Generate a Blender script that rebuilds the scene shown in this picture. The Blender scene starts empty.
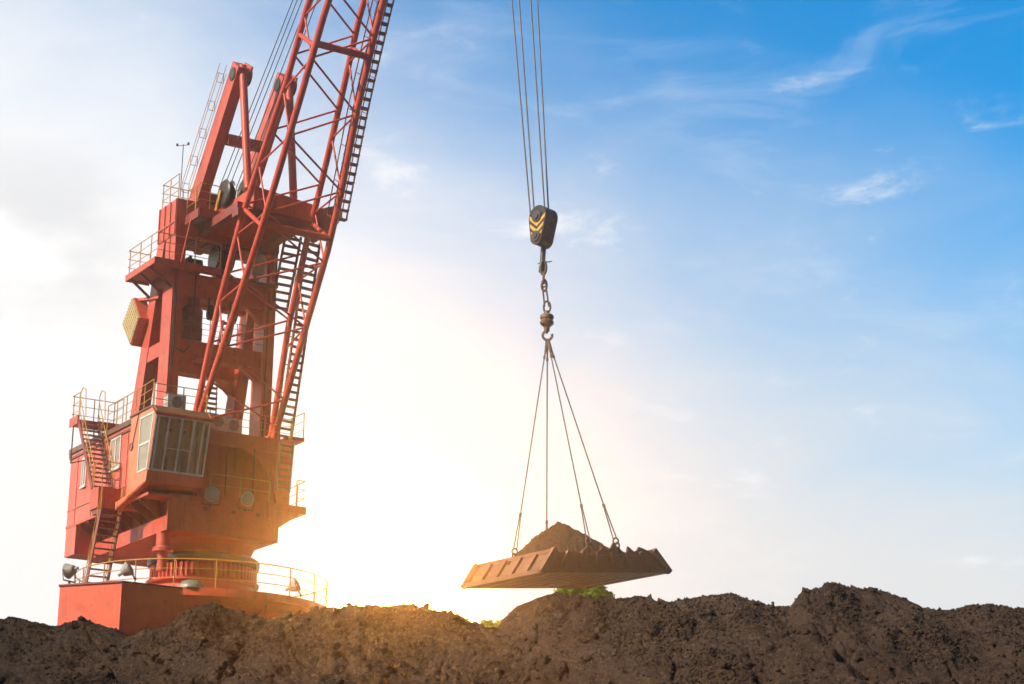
import bpy, bmesh, math, random
import numpy as np
from mathutils import Vector, Matrix
random.seed(7); rng = np.random.RandomState(11)
S = bpy.context.scene
COL = S.collection
V = Vector
R = math.radians

# ------------------------------------------------------------------ camera
cam_d = bpy.data.cameras.new('camera'); cam = bpy.data.objects.new('camera', cam_d); COL.objects.link(cam)
th, ro = R(16), R(.8)
fw = V((0, math.cos(th), math.sin(th))); u0 = V((0, -math.sin(th), math.cos(th))); r0 = V((1, 0, 0))
rt = math.cos(ro)*r0 + math.sin(ro)*u0; up = -math.sin(ro)*r0 + math.cos(ro)*u0
mw = Matrix.Identity(4)
for i in range(3):
    mw[i][0] = rt[i]; mw[i][1] = up[i]; mw[i][2] = -fw[i]
mw[2][3] = 1.7
cam.matrix_world = mw
cam_d.sensor_width = 36; cam_d.lens = 36*2100/1024
cam_d.clip_end = 3000; cam_d.clip_start = .1
S.camera = cam
S.view_settings.view_transform = 'Standard'; S.view_settings.look = 'None'
S.view_settings.gamma = 1; S.view_settings.exposure = .4
S.view_settings.use_curve_mapping = False

# ------------------------------------------------------------------ sky and sun
SUN_EL, SUN_H = R(33), V((-.87, -.50, 0)).normalized()
sun_dir = V((SUN_H.x*math.cos(SUN_EL), SUN_H.y*math.cos(SUN_EL), math.sin(SUN_EL)))
sd = bpy.data.lights.new('sun', 'SUN'); sd.energy = 5.0; sd.angle = R(.6); sd.color = (1, .88, .72)
so = bpy.data.objects.new('sun', sd); COL.objects.link(so)
so.rotation_euler = (-sun_dir).to_track_quat('-Z', 'Y').to_euler()

W_ = bpy.data.worlds.new('World'); S.world = W_; W_.use_nodes = True
nt = W_.node_tree; nt.nodes.clear()
def N(t, tree=None, **k):
    n = (tree or nt).nodes.new(t)
    for a, b in k.items(): setattr(n, a, b)
    return n
def build_world():
    L = nt.links.new
    def val(x):
        n = N('ShaderNodeValue'); n.outputs[0].default_value = x; return n.outputs[0]
    def M(op, a, b=None, c=None, clamp=False):
        n = N('ShaderNodeMath', operation=op); n.use_clamp = clamp
        for i, x in enumerate((a, b, c)):
            if x is None: continue
            if isinstance(x, (int, float)): n.inputs[i].default_value = x
            else: L(x, n.inputs[i])
        return n.outputs[0]
    def dot(vs, v):
        n = N('ShaderNodeVectorMath', operation='DOT_PRODUCT'); L(vs, n.inputs[0]); n.inputs[1].default_value = v
        return n.outputs['Value']
    def mr(x, a, b, c=0., d=1., mode='SMOOTHSTEP'):
        n = N('ShaderNodeMapRange', interpolation_type=mode); L(x, n.inputs[0])
        for i, q in enumerate((a, b, c, d)): n.inputs[i+1].default_value = q
        return n.outputs[0]
    def mix(f, a, b, mode='MIX'):
        n = N('ShaderNodeMix', data_type='RGBA', blend_type=mode)
        for s, x in ((n.inputs[0], f), (n.inputs[6], a), (n.inputs[7], b)):
            if isinstance(x, (int, float)): s.default_value = x
            elif isinstance(x, tuple): s.default_value = (*x, 1)
            else: L(x, s)
        return n.outputs[2]
    tc = N('ShaderNodeTexCoord').outputs['Generated']
    nv = N('ShaderNodeVectorMath', operation='NORMALIZE'); L(tc, nv.inputs[0]); d = nv.outputs[0]
    sky = N('ShaderNodeTexSky', sky_type='NISHITA'); sky.sun_disc = False
    sky.sun_elevation = SUN_EL; sky.sun_rotation = math.atan2(SUN_H.x, SUN_H.y)
    sky.air_density = 1.3; sky.dust_density = .6; sky.ozone_density = 3.5
    hs = N('ShaderNodeHueSaturation'); hs.inputs['Saturation'].default_value = 1.28; hs.inputs['Value'].default_value = 1.0
    L(sky.outputs[0], hs.inputs['Color'])
    blue = mix(1.0, hs.outputs[0], (.10, 1.34, 1.66), 'MULTIPLY')
    sep = None
    # azimuth / elevation of the direction (degrees-ish)
    sep = N('ShaderNodeSeparateXYZ'); L(d, sep.inputs[0])
    az = M('MULTIPLY', M('ARCTAN2', sep.outputs[0], sep.outputs[1]), 57.2958)
    el = M('MULTIPLY', M('ARCSINE', sep.outputs[2]), 57.2958)
    # warping noise for wisps
    mp = N('ShaderNodeMapping'); mp.inputs['Scale'].default_value = (1, 1, 2.2); mp.inputs['Rotation'].default_value = (0, R(14), 0); L(d, mp.inputs[0])
    n1 = N('ShaderNodeTexNoise'); n1.inputs['Scale'].default_value = 6.5; n1.inputs['Detail'].default_value = 8; n1.inputs['Roughness'].default_value = .55; n1.inputs['Distortion'].default_value = .6
    L(mp.outputs[0], n1.inputs['Vector'])
    n2 = N('ShaderNodeTexNoise'); n2.inputs['Scale'].default_value = 19; n2.inputs['Detail'].default_value = 9; n2.inputs['Roughness'].default_value = .6; n2.inputs['Distortion'].default_value = .35
    mp2 = N('ShaderNodeMapping'); mp2.inputs['Scale'].default_value = (1, 1, 2.6); mp2.inputs['Location'].default_value = (.37, .1, .82); mp2.inputs['Rotation'].default_value = (0, R(-10), 0); L(d, mp2.inputs[0]); L(mp2.outputs[0], n2.inputs['Vector'])
    # veil of high haze: thick to the left and low down, thin to the upper right
    ax = M('MINIMUM', M('MAXIMUM', az, -40.), 25.)
    t = M('ADD', M('MULTIPLY', ax, -.019), M('MULTIPLY', el, -.060))          # az -13..13, el 7..25
    t = M('ADD', t, M('MULTIPLY', mr(az, 2., -12.), .12)); t = M('ADD', t, 1.69)
    t = M('ADD', t, M('MULTIPLY', M('SUBTRACT', n1.outputs[0], .5), .42))
    veil = M('MINIMUM', M('MAXIMUM', t, 0.), 1.0)
    veil = mr(veil, 0., 1.)
    # away from the low sun the whole sky is dimmer
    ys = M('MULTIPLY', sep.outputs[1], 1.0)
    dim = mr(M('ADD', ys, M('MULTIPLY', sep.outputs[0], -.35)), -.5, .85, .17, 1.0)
    # wisps
    n3 = N('ShaderNodeTexNoise'); n3.inputs['Scale'].default_value = 7.5; n3.inputs['Detail'].default_value = 10; n3.inputs['Roughness'].default_value = .62; n3.inputs['Distortion'].default_value = .9
    mp3 = N('ShaderNodeMapping'); mp3.inputs['Scale'].default_value = (1, 1, 4.2); mp3.inputs['Location'].default_value = (.9, .3, .15); mp3.inputs['Rotation'].default_value = (0, R(22), 0); L(d, mp3.inputs[0]); L(mp3.outputs[0], n3.inputs['Vector'])
    w = mr(n2.outputs[0], .56, .76, 0., .62)
    w = M('MULTIPLY', w, mr(n1.outputs[0], .40, .60, .05, 1.))
    w = M('ADD', w, M('MULTIPLY', mr(n3.outputs[0], .50, .80), .22), clamp=True)
    veilc = mix(mr(az, -9., 10.), (9.0, 9.1, 9.2), (6.5, 6.85, 7.2))
    warm = mr(el, 20., 8., 0., 1.)
    veilc = mix(M('MULTIPLY', warm, .35), veilc, (7.7, 7.4, 7.2))
    base = mix(veil, blue, veilc)
    base = mix(w, base, (9.0, 9.1, 9.3))
    # grey patches of cloud on the left
    g = N('ShaderNodeTexNoise'); g.inputs['Scale'].default_value = 9; g.inputs['Detail'].default_value = 6; L(mp.outputs[0], g.inputs['Vector'])
    gm = M('MULTIPLY', mr(g.outputs[0], .46, .66), M('MULTIPLY', mr(az, -9.5, -12.5), M('MULTIPLY', mr(el, 14.5, 17.5), mr(el, 22., 19.))))
    base = mix(M('MULTIPLY', gm, .55), base, (5.6, 5.9, 6.4))
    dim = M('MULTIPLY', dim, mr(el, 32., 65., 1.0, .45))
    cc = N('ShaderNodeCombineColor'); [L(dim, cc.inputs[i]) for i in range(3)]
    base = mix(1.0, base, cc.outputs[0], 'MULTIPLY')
    # aureole round the low sun beyond the heap
    ga, ge = R(-3.1), R(10.0)
    gdir = (math.sin(ga)*math.cos(ge), math.cos(ga)*math.cos(ge), math.sin(ge))
    ang = M('MULTIPLY', M('ARCCOSINE', M('MINIMUM', dot(d, gdir), 1.0)), 57.2958)
    g1 = M('POWER', 2.718, M('MULTIPLY', M('POWER', M('DIVIDE', ang, 1.15), 2.), -1.))
    g2 = M('POWER', 2.718, M('MULTIPLY', M('DIVIDE', ang, 2.6), -1.))
    glow = mix(1.0, base, mix(1.0, (14., 9.0, 3.4), g2, 'MULTIPLY'), 'ADD')
    n = N('ShaderNodeCombineColor'); L(g2, n.inputs[0]); L(g2, n.inputs[1]); L(g2, n.inputs[2])
    gc = mix(1.0, n.outputs[0], (5.0, 3.0, 1.1), 'MULTIPLY')
    n = N('ShaderNodeCombineColor'); L(g1, n.inputs[0]); L(g1, n.inputs[1]); L(g1, n.inputs[2])
    gc2 = mix(1.0, n.outputs[0], (2250., 960., 160.), 'MULTIPLY')
    out = mix(1.0, mix(1.0, base, gc, 'ADD'), gc2, 'ADD')
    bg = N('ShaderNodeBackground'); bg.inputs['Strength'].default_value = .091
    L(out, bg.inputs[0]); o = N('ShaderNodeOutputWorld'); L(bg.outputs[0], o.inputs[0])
build_world()

# ------------------------------------------------------------------ materials
def newmat(name):
    m = bpy.data.materials.new(name); m.use_nodes = True; m.node_tree.nodes.clear(); return m
def paint(name, col, rust=(.09, .035, .018), amount=.35, rough=.5, fade=.25, scale=1.0, streak=True, bump=.15, metallic=0, transl=0):
    """weathered surface: faded patches, vertical rust streaks, small bump"""
    m = newmat(name); t = m.node_tree; L = t.links.new
    def n(k, **a): return N(k, t, **a)
    tc = n('ShaderNodeTexCoord').outputs['Object']
    def noise(sc, det, vec, dist=0.):
        q = n('ShaderNodeTexNoise'); q.inputs['Scale'].default_value = sc; q.inputs['Detail'].default_value = det; q.inputs['Roughness'].default_value = .6
        q.inputs['Distortion'].default_value = dist
        L(vec, q.inputs['Vector']); return q.outputs[0]
    def ramp(x, a, b):
        q = n('ShaderNodeMapRange', interpolation_type='SMOOTHSTEP'); q.inputs[1].default_value = a; q.inputs[2].default_value = b; L(x, q.inputs[0]); return q.outputs[0]
    def mul(a, b):
        q = n('ShaderNodeMath', operation='MULTIPLY'); L(a, q.inputs[0])
        if isinstance(b, (int, float)): q.inputs[1].default_value = b
        else: L(b, q.inputs[1])
        return q.outputs[0]
    def mix(f, a, b):
        q = n('ShaderNodeMix', data_type='RGBA')
        for s, x in ((q.inputs[0], f), (q.inputs[6], a), (q.inputs[7], b)):
            if isinstance(x, (int, float)): s.default_value = x
            elif isinstance(x, tuple): s.default_value = (*x, 1)
            else: L(x, s)
        return q.outputs[2]
    f1 = ramp(noise(.75*scale, 7, tc, .6), .38, .62)
    faded = tuple(min(1, c+.07) for c in col); dark = tuple(c*.60 for c in col)
    c = mix(f1, col, tuple(a*(1-fade)+b*fade for a, b in zip(col, faded)))
    c = mix(mul(ramp(noise(2.3*scale, 6, tc), .45, .75), .5), c, dark)
    if streak:
        mp = n('ShaderNodeMapping'); mp.inputs['Scale'].default_value = (5.5, 5.5, .35); L(tc, mp.inputs[0])
        st = mul(ramp(noise(1.0*scale, 5, mp.outputs[0]), .50, .74), ramp(noise(.8*scale, 3, tc), .38, .62))
        c = mix(mul(st, amount), c, rust)
    sp = ramp(noise(7*scale, 8, tc, .3), .60, .72)
    c = mix(mul(sp, amount*1.2), c, rust)
    b = n('ShaderNodeBsdfPrincipled'); L(c, b.inputs['Base Color'])
    b.inputs['Metallic'].default_value = metallic
    q = n('ShaderNodeMapRange'); q.inputs[3].default_value = rough-.08; q.inputs[4].default_value = min(1, rough+.25); L(sp, q.inputs[0]); L(q.outputs[0], b.inputs['Roughness'])
    bp = n('ShaderNodeBump'); bp.inputs['Strength'].default_value = bump; bp.inputs['Distance'].default_value = .03
    L(noise(4*scale, 5, tc), bp.inputs['Height']); L(bp.outputs[0], b.inputs['Normal'])
    o = n('ShaderNodeOutputMaterial')
    if transl:
        tr = n('ShaderNodeBsdfTranslucent'); L(c, tr.inputs[0]); ms = n('ShaderNodeMixShader'); ms.inputs[0].default_value = transl
        L(b.outputs[0], ms.inputs[1]); L(tr.outputs[0], ms.inputs[2]); L(ms.outputs[0], o.inputs[0])
    else: L(b.outputs[0], o.inputs[0])
    return m
RED = paint('red_paint', (.54, .082, .046), fade=.3, amount=.5)
RED2 = paint('boom_red_paint', (.56, .066, .034), fade=.18, amount=.35, streak=False)
PINK = paint('faded_pink_paint', (.62, .13, .085), fade=.5, amount=.45)
ORANGE = paint('orange_cab_paint', (.70, .22, .10), fade=.4, amount=.35)
BASEP = paint('fresh_red_paint', (.70, .095, .038), fade=.2, amount=.4)
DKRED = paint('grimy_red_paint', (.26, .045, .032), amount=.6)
YEL = paint('yellow_rail_paint', (.56, .30, .045), rust=(.10, .045, .02), amount=.8, scale=3)
RUST = paint('rusty_steel', (.17, .075, .04), rust=(.05, .025, .018), amount=.6)
DARK = paint('dark_greasy_steel', (.035, .030, .028), rust=(.08, .04, .02), amount=.5, rough=.45)
GREY = paint('grey_metal', (.34, .33, .31), rust=(.12, .07, .04), amount=.4)
WHITE = paint('white_metal', (.70, .70, .67), rust=(.3, .22, .15), amount=.35)
ALU = paint('aluminium_frame', (.78, .78, .75), rust=(.3, .28, .25), amount=.2, rough=.4)
BLIND = paint('cream_blind', (.66, .63, .53), rust=(.4, .36, .28), amount=.2, transl=.5)
CURTAIN = paint('ochre_curtain', (.62, .38, .12), rust=(.2, .12, .05), amount=.3, transl=.4)
CREAM = paint('ribbed_cream', (.50, .39, .20), rust=(.18, .10, .06), amount=.3)
DOMEG = paint('greenish_dome', (.20, .22, .16), rust=(.2, .15, .1), amount=.3)
SKIP = paint('skip_rust_paint', (.26, .13, .062), rust=(.10, .045, .025), amount=.7, scale=1.6, fade=.15, bump=.4)
BLACKP = paint('black_block_paint', (.022, .022, .024), rust=(.06, .04, .03), amount=.4, rough=.35, scale=3)
YELP = paint('yellow_block_paint', (.72, .40, .03), rust=(.15, .08, .03), amount=.35, rough=.4, scale=4)
ROPE = paint('steel_rope', (.07, .065, .06), rust=(.1, .06, .03), amount=.5, streak=False)
CHAINM = paint('rusty_chain', (.11, .055, .035), rust=(.04, .025, .02), amount=.6, scale=4, streak=False)
def glassmat():
    m = newmat('cab_glass'); t = m.node_tree
    g = N('ShaderNodeBsdfGlossy', t); g.inputs['Roughness'].default_value = .02
    tr = N('ShaderNodeBsdfTransparent', t); tr.inputs[0].default_value = (.92, .93, .91, 1)
    fr = N('ShaderNodeFresnel', t); fr.inputs[0].default_value = 1.5
    mx = N('ShaderNodeMixShader', t); o = N('ShaderNodeOutputMaterial', t)
    a = N('ShaderNodeMath', t, operation='MULTIPLY_ADD'); a.inputs[1].default_value = 1.0; a.inputs[2].default_value = .09
    t.links.new(fr.outputs[0], a.inputs[0]); t.links.new(a.outputs[0], mx.inputs[0]); t.links.new(tr.outputs[0], mx.inputs[1]); t.links.new(g.outputs[0], mx.inputs[2]); t.links.new(mx.outputs[0], o.inputs[0])
    return m
GLASS = glassmat()
def lensmat():
    m = newmat('lamp_lens'); t = m.node_tree
    b = N('ShaderNodeBsdfPrincipled', t); b.inputs['Base Color'].default_value = (.42, .40, .37, 1); b.inputs['Roughness'].default_value = .12; b.inputs['Metallic'].default_value = .4
    o = N('ShaderNodeOutputMaterial', t); t.links.new(b.outputs[0], o.inputs[0]); return m
LENS = lensmat()
def soilmat(name, c1, c2, dry, black=False):
    m = newmat(name); t = m.node_tree; L = t.links.new
    tc = N('ShaderNodeTexCoord', t).outputs['Object']
    def noise(sc, det, ro_=.6, dist=0):
        q = N('ShaderNodeTexNoise', t); q.inputs['Scale'].default_value = sc; q.inputs['Detail'].default_value = det; q.inputs['Roughness'].default_value = ro_; q.inputs['Distortion'].default_value = dist
        L(tc, q.inputs['Vector']); return q.outputs[0]
    def mixc(f, a, b, lo, hi):
        r = N('ShaderNodeMapRange', t, interpolation_type='SMOOTHSTEP'); r.inputs[1].default_value = lo; r.inputs[2].default_value = hi; L(f, r.inputs[0])
        q = N('ShaderNodeMix', t, data_type='RGBA'); L(r.outputs[0], q.inputs[0])
        for s, x in ((q.inputs[6], a), (q.inputs[7], b)):
            if isinstance(x, tuple): s.default_value = (*x, 1)
            else: L(x, s)
        return q.outputs[2]
    c = mixc(noise(.30, 5, .6, .5), c1, c2, .38, .60)
    c = mixc(noise(2.4, 7, .65, .8), c, tuple(x*.66 for x in c1), .50, .66)
    c = mixc(noise(9, 8, .78), c, dry, .50, .68)
    c = mixc(noise(30, 6, .8), c, tuple(x*.42 for x in c1), .53, .70)
    c = mixc(noise(36, 4, .8), c, tuple(min(1, x*1.7) for x in dry), .58, .68)
    if black:     # soil colour darkens towards the left end, and less so at the right
        sx = N('ShaderNodeSeparateXYZ', t); L(tc, sx.inputs[0]); nn = noise(.8, 5)
        ad = N('ShaderNodeMath', t, operation='MULTIPLY_ADD'); L(nn, ad.inputs[0]); ad.inputs[1].default_value = 5.; L(sx.outputs[0], ad.inputs[2])
        for lo, hi, kk in ((-1.8, -5.6, (.52, .55, .62)), (4.5, 9., (.80, .78, .80))):
            r = N('ShaderNodeMapRange', t, interpolation_type='SMOOTHSTEP'); r.inputs[1].default_value = lo; r.inputs[2].default_value = hi; L(ad.outputs[0], r.inputs[0])
            q = N('ShaderNodeMix', t, data_type='RGBA', blend_type='MULTIPLY'); L(r.outputs[0], q.inputs[0]); L(c, q.inputs[6]); q.inputs[7].default_value = (*kk, 1); c = q.outputs[2]
    b = N('ShaderNodeBsdfPrincipled', t); L(c, b.inputs['Base Color']); b.inputs['Roughness'].default_value = .95
    b.inputs['Specular IOR Level'].default_value = .15
    b1 = N('ShaderNodeBump', t); b1.inputs['Strength'].default_value = 1.0; b1.inputs['Distance'].default_value = .16; L(noise(11, 10, .85), b1.inputs['Height'])
    L(b1.outputs[0], b.inputs['Normal'])
    o = N('ShaderNodeOutputMaterial', t); L(b.outputs[0], o.inputs[0]); return m
SOIL = soilmat('brown_soil', (.100, .064, .046), (.145, .094, .066), (.24, .165, .115), True)
ORE = soilmat('pan_soil', (.085, .052, .032), (.12, .075, .045), (.17, .11, .07))
DIRT = soilmat('yard_dirt', (.13, .10, .08), (.18, .14, .11), (.22, .18, .14))
def leafmat():
    m = newmat('leaf'); t = m.node_tree; L = t.links.new
    oi = N('ShaderNodeTexCoord', t); q = N('ShaderNodeTexNoise', t); q.inputs['Scale'].default_value = 1.8; L(oi.outputs['Object'], q.inputs['Vector'])
    mx = N('ShaderNodeMix', t, data_type='RGBA'); mx.inputs[6].default_value = (.16, .27, .03, 1); mx.inputs[7].default_value = (.30, .40, .05, 1); L(q.outputs[0], mx.inputs[0])
    d = N('ShaderNodeBsdfDiffuse', t); tr = N('ShaderNodeBsdfTranslucent', t); ms = N('ShaderNodeMixShader', t); ms.inputs[0].default_value = .45
    L(mx.outputs[2], d.inputs[0]); L(mx.outputs[2], tr.inputs[0]); L(d.outputs[0], ms.inputs[1]); L(tr.outputs[0], ms.inputs[2])
    o = N('ShaderNodeOutputMaterial', t); L(ms.outputs[0], o.inputs[0]); return m
LEAF = leafmat()
BARK = paint('bark', (.10, .075, .05), rust=(.05, .035, .025), amount=.4)

# ------------------------------------------------------------------ mesh helpers
class MB:
    def __init__(s): s.v = []; s.f = []; s.sm = []
    def add(s, vs, fs, smooth=False):
        o = len(s.v); s.v += [tuple(v) for v in vs]; s.f += [tuple(i+o for i in f) for f in fs]; s.sm += [smooth]*len(fs); return s
    def box(s, x0, x1, y0, y1, z0, z1):
        vs = [(x, y, z) for z in (z0, z1) for x, y in ((x0, y0), (x1, y0), (x1, y1), (x0, y1))]
        return s.add(vs, [(3, 2, 1, 0), (4, 5, 6, 7), (0, 1, 5, 4), (1, 2, 6, 5), (2, 3, 7, 6), (3, 0, 4, 7)])
    def prism(s, pts, ext):
        """closed polygon pts (3D) extruded by vector ext"""
        n = len(pts); e = V(ext); a = [V(p) for p in pts]; b = [p+e for p in a]
        return s.add(a+b, [tuple(range(n-1, -1, -1)), tuple(range(n, 2*n))]+[(i, (i+1) % n, n+(i+1) % n, n+i) for i in range(n)])
    def ab(s, poly, b0, b1):   # profile in (a,z) extruded along b
        return s.prism([(p[0], b0, p[1]) for p in poly], (0, b1-b0, 0))
    def tube(s, p, q, r, r2=None, n=8, cap=True):
        p, q = V(p), V(q); d = (q-p)
        if d.length < 1e-6: return s
        d.normalize(); a = d.orthogonal().normalized(); b = d.cross(a); r2 = r if r2 is None else r2
        vs = [c+(a*math.cos(t)+b*math.sin(t))*rr for c, rr in ((p, r), (q, r2)) for t in [2*math.pi*i/n for i in range(n)]]
        s.add(vs, [(i, (i+1) % n, n+(i+1) % n, n+i) for i in range(n)], n > 5)
        if cap: s.add(vs, [tuple(range(n-1, -1, -1)), tuple(range(n, 2*n))])
        return s
    def bar(s, p, q, w, h, upv=(0, 0, 1)):
        p, q = V(p), V(q); d = (q-p).normalized(); u = V(upv); x = d.cross(u)
        if x.length < 1e-4: x = d.orthogonal()
        x.normalize(); u = x.cross(d).normalized()
        vs = [c+x*sx*w/2+u*sy*h/2 for c in (p, q) for sx, sy in ((-1, -1), (1, -1), (1, 1), (-1, 1))]
        return s.add(vs, [(3, 2, 1, 0), (4, 5, 6, 7), (0, 1, 5, 4), (1, 2, 6, 5), (2, 3, 7, 6), (3, 0, 4, 7)])
    def lathe(s, prof, c=(0, 0, 0), n=48, axis=V((0, 0, 1))):
        axis = V(axis).normalized(); a = axis.orthogonal().normalized(); b = axis.cross(a); c = V(c)
        vs = [c+axis*z+(a*math.cos(2*math.pi*i/n)+b*math.sin(2*math.pi*i/n))*r for r, z in prof for i in range(n)]
        fs = [(k*n+i, k*n+(i+1) % n, (k+1)*n+(i+1) % n, (k+1)*n+i) for k in range(len(prof)-1) for i in range(n)]
        s.add(vs, fs)
        if prof[0][0] > 1e-3: s.add(vs[:n], [tuple(range(n-1, -1, -1))])
        if prof[-1][0] > 1e-3: s.add(vs[-n:], [tuple(range(n))])
        return s
    def torus(s, c, axis, R_, r, n=20, m=7, a0=0, a1=2*math.pi, stretch=(1, 1)):
        axis = V(axis).normalized(); a = V((0, 0, 1)).cross(axis)
        if a.length < 1e-3: a = V((1, 0, 0))
        a.normalize(); b = axis.cross(a); c = V(c)
        full = abs(a1-a0-2*math.pi) < 1e-4; k = n if full else n+1
        vs = []
        for i in range(k):
            t = a0+(a1-a0)*i/n; rad = a*math.cos(t)+b*math.sin(t)
            ctr = c+a*math.cos(t)*R_*stretch[0]+b*math.sin(t)*R_*stretch[1]
            for j in range(m):
                u = 2*math.pi*j/m; vs.append(ctr+rad*r*math.cos(u)+axis*r*math.sin(u))
        fs = [(i*m+j, ((i+1) % k)*m+j, ((i+1) % k)*m+(j+1) % m, i*m+(j+1) % m) for i in range(n) for j in range(m)]
        return s.add(vs, fs, True)
    def build(s, name, mat, parent=None, label=None, xf=None):
        me = bpy.data.meshes.new(name); vs = s.v
        if xf: vs = [tuple(xf(V(v))) for v in vs]
        me.from_pydata(vs, [], s.f); me.update()
        me.polygons.foreach_set('use_smooth', s.sm)
        bm = bmesh.new(); bm.from_mesh(me); bmesh.ops.recalc_face_normals(bm, faces=bm.faces); bm.to_mesh(me); bm.free()
        me.materials.append(mat)
        o = bpy.data.objects.new(name, me); COL.objects.link(o)
        if parent: o.parent = parent
        if label: o['label'] = label
        return o
def tag(o, label=None, cat=None, group=None, kind=None):
    for k, v in (('label', label), ('category', cat), ('group', group), ('kind', kind)):
        if v: o[k] = v
    return o
def empty(name, loc, rz=0):
    o = bpy.data.objects.new(name, None); COL.objects.link(o); o.location = loc; o.rotation_euler = (0, 0, rz); return o
def copy_part(o, parent, loc=None, rot=None):
    c = o.copy(); COL.objects.link(c); c.parent = parent
    if loc: c.location = loc
    if rot: c.rotation_euler = rot
    for ch in list(o.children):
        g = ch.copy(); COL.objects.link(g); g.parent = c
    return c

# ------------------------------------------------------------------ numpy noise for terrain
def vnoise(x, y, seed=0):
    xi = np.floor(x).astype(np.int64); yi = np.floor(y).astype(np.int64); fx = x-xi; fy = y-yi
    def h(a, b):
        n = (a*374761393+b*668265263+seed*974711) & 0x7fffffff
        n = ((n ^ (n >> 13))*1274126177) & 0x7fffffff
        return ((n ^ (n >> 16)) & 0xffff)/65535.
    u = fx*fx*fx*(fx*(fx*6-15)+10); v = fy*fy*fy*(fy*(fy*6-15)+10)
    return (h(xi, yi)*(1-u)+h(xi+1, yi)*u)*(1-v)+(h(xi, yi+1)*(1-u)+h(xi+1, yi+1)*u)*v
def fbm(x, y, oct=5, seed=0, rough=.5):
    s = 0; a = 1; t = 0
    for i in range(oct):
        s = s+a*vnoise(x, y, seed+i*17); t += a; a *= rough
        x, y = (x*1.6-y*1.2)+13.1, (x*1.2+y*1.6)+7.7
    return s/t
def ridge(x, y, oct=4, seed=0, rough=.5):
    s = 0; a = 1; t = 0
    for i in range(oct):
        s = s+a*(1-np.abs(2*vnoise(x, y, seed+i*31)-1)); t += a; a *= rough
        x, y = (x*1.6-y*1.2)+3.1, (x*1.2+y*1.6)+9.7
    return s/t
def grid_mesh(name, X, Y, Zz, mat, smooth=True):
    ny, nx = X.shape
    co = np.stack([X, Y, Zz], -1).reshape(-1, 3).astype(np.float32)
    me = bpy.data.meshes.new(name); me.vertices.add(nx*ny); me.vertices.foreach_set('co', co.ravel())
    i = np.arange(nx-1)[None, :]+np.arange(ny-1)[:, None]*nx
    q = np.stack([i, i+1, i+1+nx, i+nx], -1).reshape(-1, 4); nf = len(q)
    me.loops.add(nf*4); me.loops.foreach_set('vertex_index', q.ravel().astype(np.int32))
    me.polygons.add(nf); me.polygons.foreach_set('loop_start', (np.arange(nf)*4).astype(np.int32))
    me.polygons.foreach_set('loop_total', np.full(nf, 4, np.int32)); me.polygons.foreach_set('use_smooth', np.full(nf, smooth))
    me.update(calc_edges=True); me.validate(); me.materials.append(mat)
    o = bpy.data.objects.new(name, me); COL.objects.link(o); return o

# ------------------------------------------------------------------ ground and soil mound
b = MB(); b.add([(-1500, -300, 0), (1500, -300, 0), (1500, 2500, 0), (-1500, 2500, 0)], [(0, 1, 2, 3)])
tag(b.build('ground', DIRT), kind='structure')

# crest heights of the mound, metres, against x
CREST = [(-30, 7.0), (-24, 7.9), (-19, 7.3), (-14, 7.9), (-11.5, 7.35), (-9.69, 7.47), (-9.4, 7.5), (-9.05, 7.43), (-8.7, 7.38), (-8.5, 7.43), (-8.28, 7.46), (-8.1, 7.54), (-7.72, 7.42),
 (-7.38, 7.32), (-7.15, 7.17), (-6.8, 7.32), (-6.4, 7.44), (-6.15, 7.64), (-5.95, 7.79), (-5.7, 7.88), (-5.38, 7.79), (-5.0, 7.66), (-4.5, 7.59), (-4.1, 7.63), (-3.65, 7.73), (-3.2, 7.78),
 (-2.85, 7.74), (-2.3, 7.81), (-1.98, 7.90), (-1.52, 7.83), (-1.12, 7.73), (-.8, 7.58), (-.48, 7.47), (-.23, 7.46), (-.08, 7.67), (.17, 7.93), (.55, 8.11), (.94, 8.17), (1.26, 8.11), (1.78, 8.06),
 (2.23, 8.06), (2.62, 8.11), (2.94, 8.0), (3.26, 7.99), (3.17, 7.98), (3.55, 8.03), (3.92, 8.14), (4.31, 8.19), (4.62, 8.09), (5.07, 7.94), (5.38, 7.87), (5.5, 8.04), (5.63, 8.25), (5.95, 8.28), (6.05, 8.42),
 (6.2, 8.44), (6.65, 8.34), (6.95, 8.36), (7.27, 8.29), (7.6, 8.17), (7.9, 8.03), (8.22, 7.97), (8.5, 7.97), (8.86, 8.06), (9.25, 8.07), (9.65, 8.0), (10.5, 8.1), (12, 7.7), (14, 8.2), (18, 7.4), (24, 8.1), (30, 7.2)]
CREST.sort(); cxs = np.array([c[0] for c in CREST]); czs = np.array([c[1] for c in CREST])
def worley(x, y, seed=0):
    """distance to the two nearest cell points, and a tilt for the nearest cell"""
    xi = np.floor(x).astype(np.int64); yi = np.floor(y).astype(np.int64)
    def h(a, b, k):
        n = (a*374761393+b*668265263+(seed+k)*974711) & 0x7fffffff
        n = ((n ^ (n >> 13))*1274126177) & 0x7fffffff
        return ((n ^ (n >> 16)) & 0xffff)/65535.
    d1 = np.full(x.shape, 9.); d2 = np.full(x.shape, 9.); tilt = np.zeros(x.shape)
    for i in (-1, 0, 1):
        for j in (-1, 0, 1):
            a, b = xi+i, yi+j; px, py = a+h(a, b, 1), b+h(a, b, 2); dx, dy = x-px, y-py; d = np.hypot(dx, dy)
            t = dx*(h(a, b, 3)-.5)*2+dy*(h(a, b, 4)-.5)*2
            near = d < d1; d2 = np.where(near, d1, np.minimum(d2, d)); tilt = np.where(near, t, tilt); d1 = np.where(near, d, d1)
    return d1, d2, tilt
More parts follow.
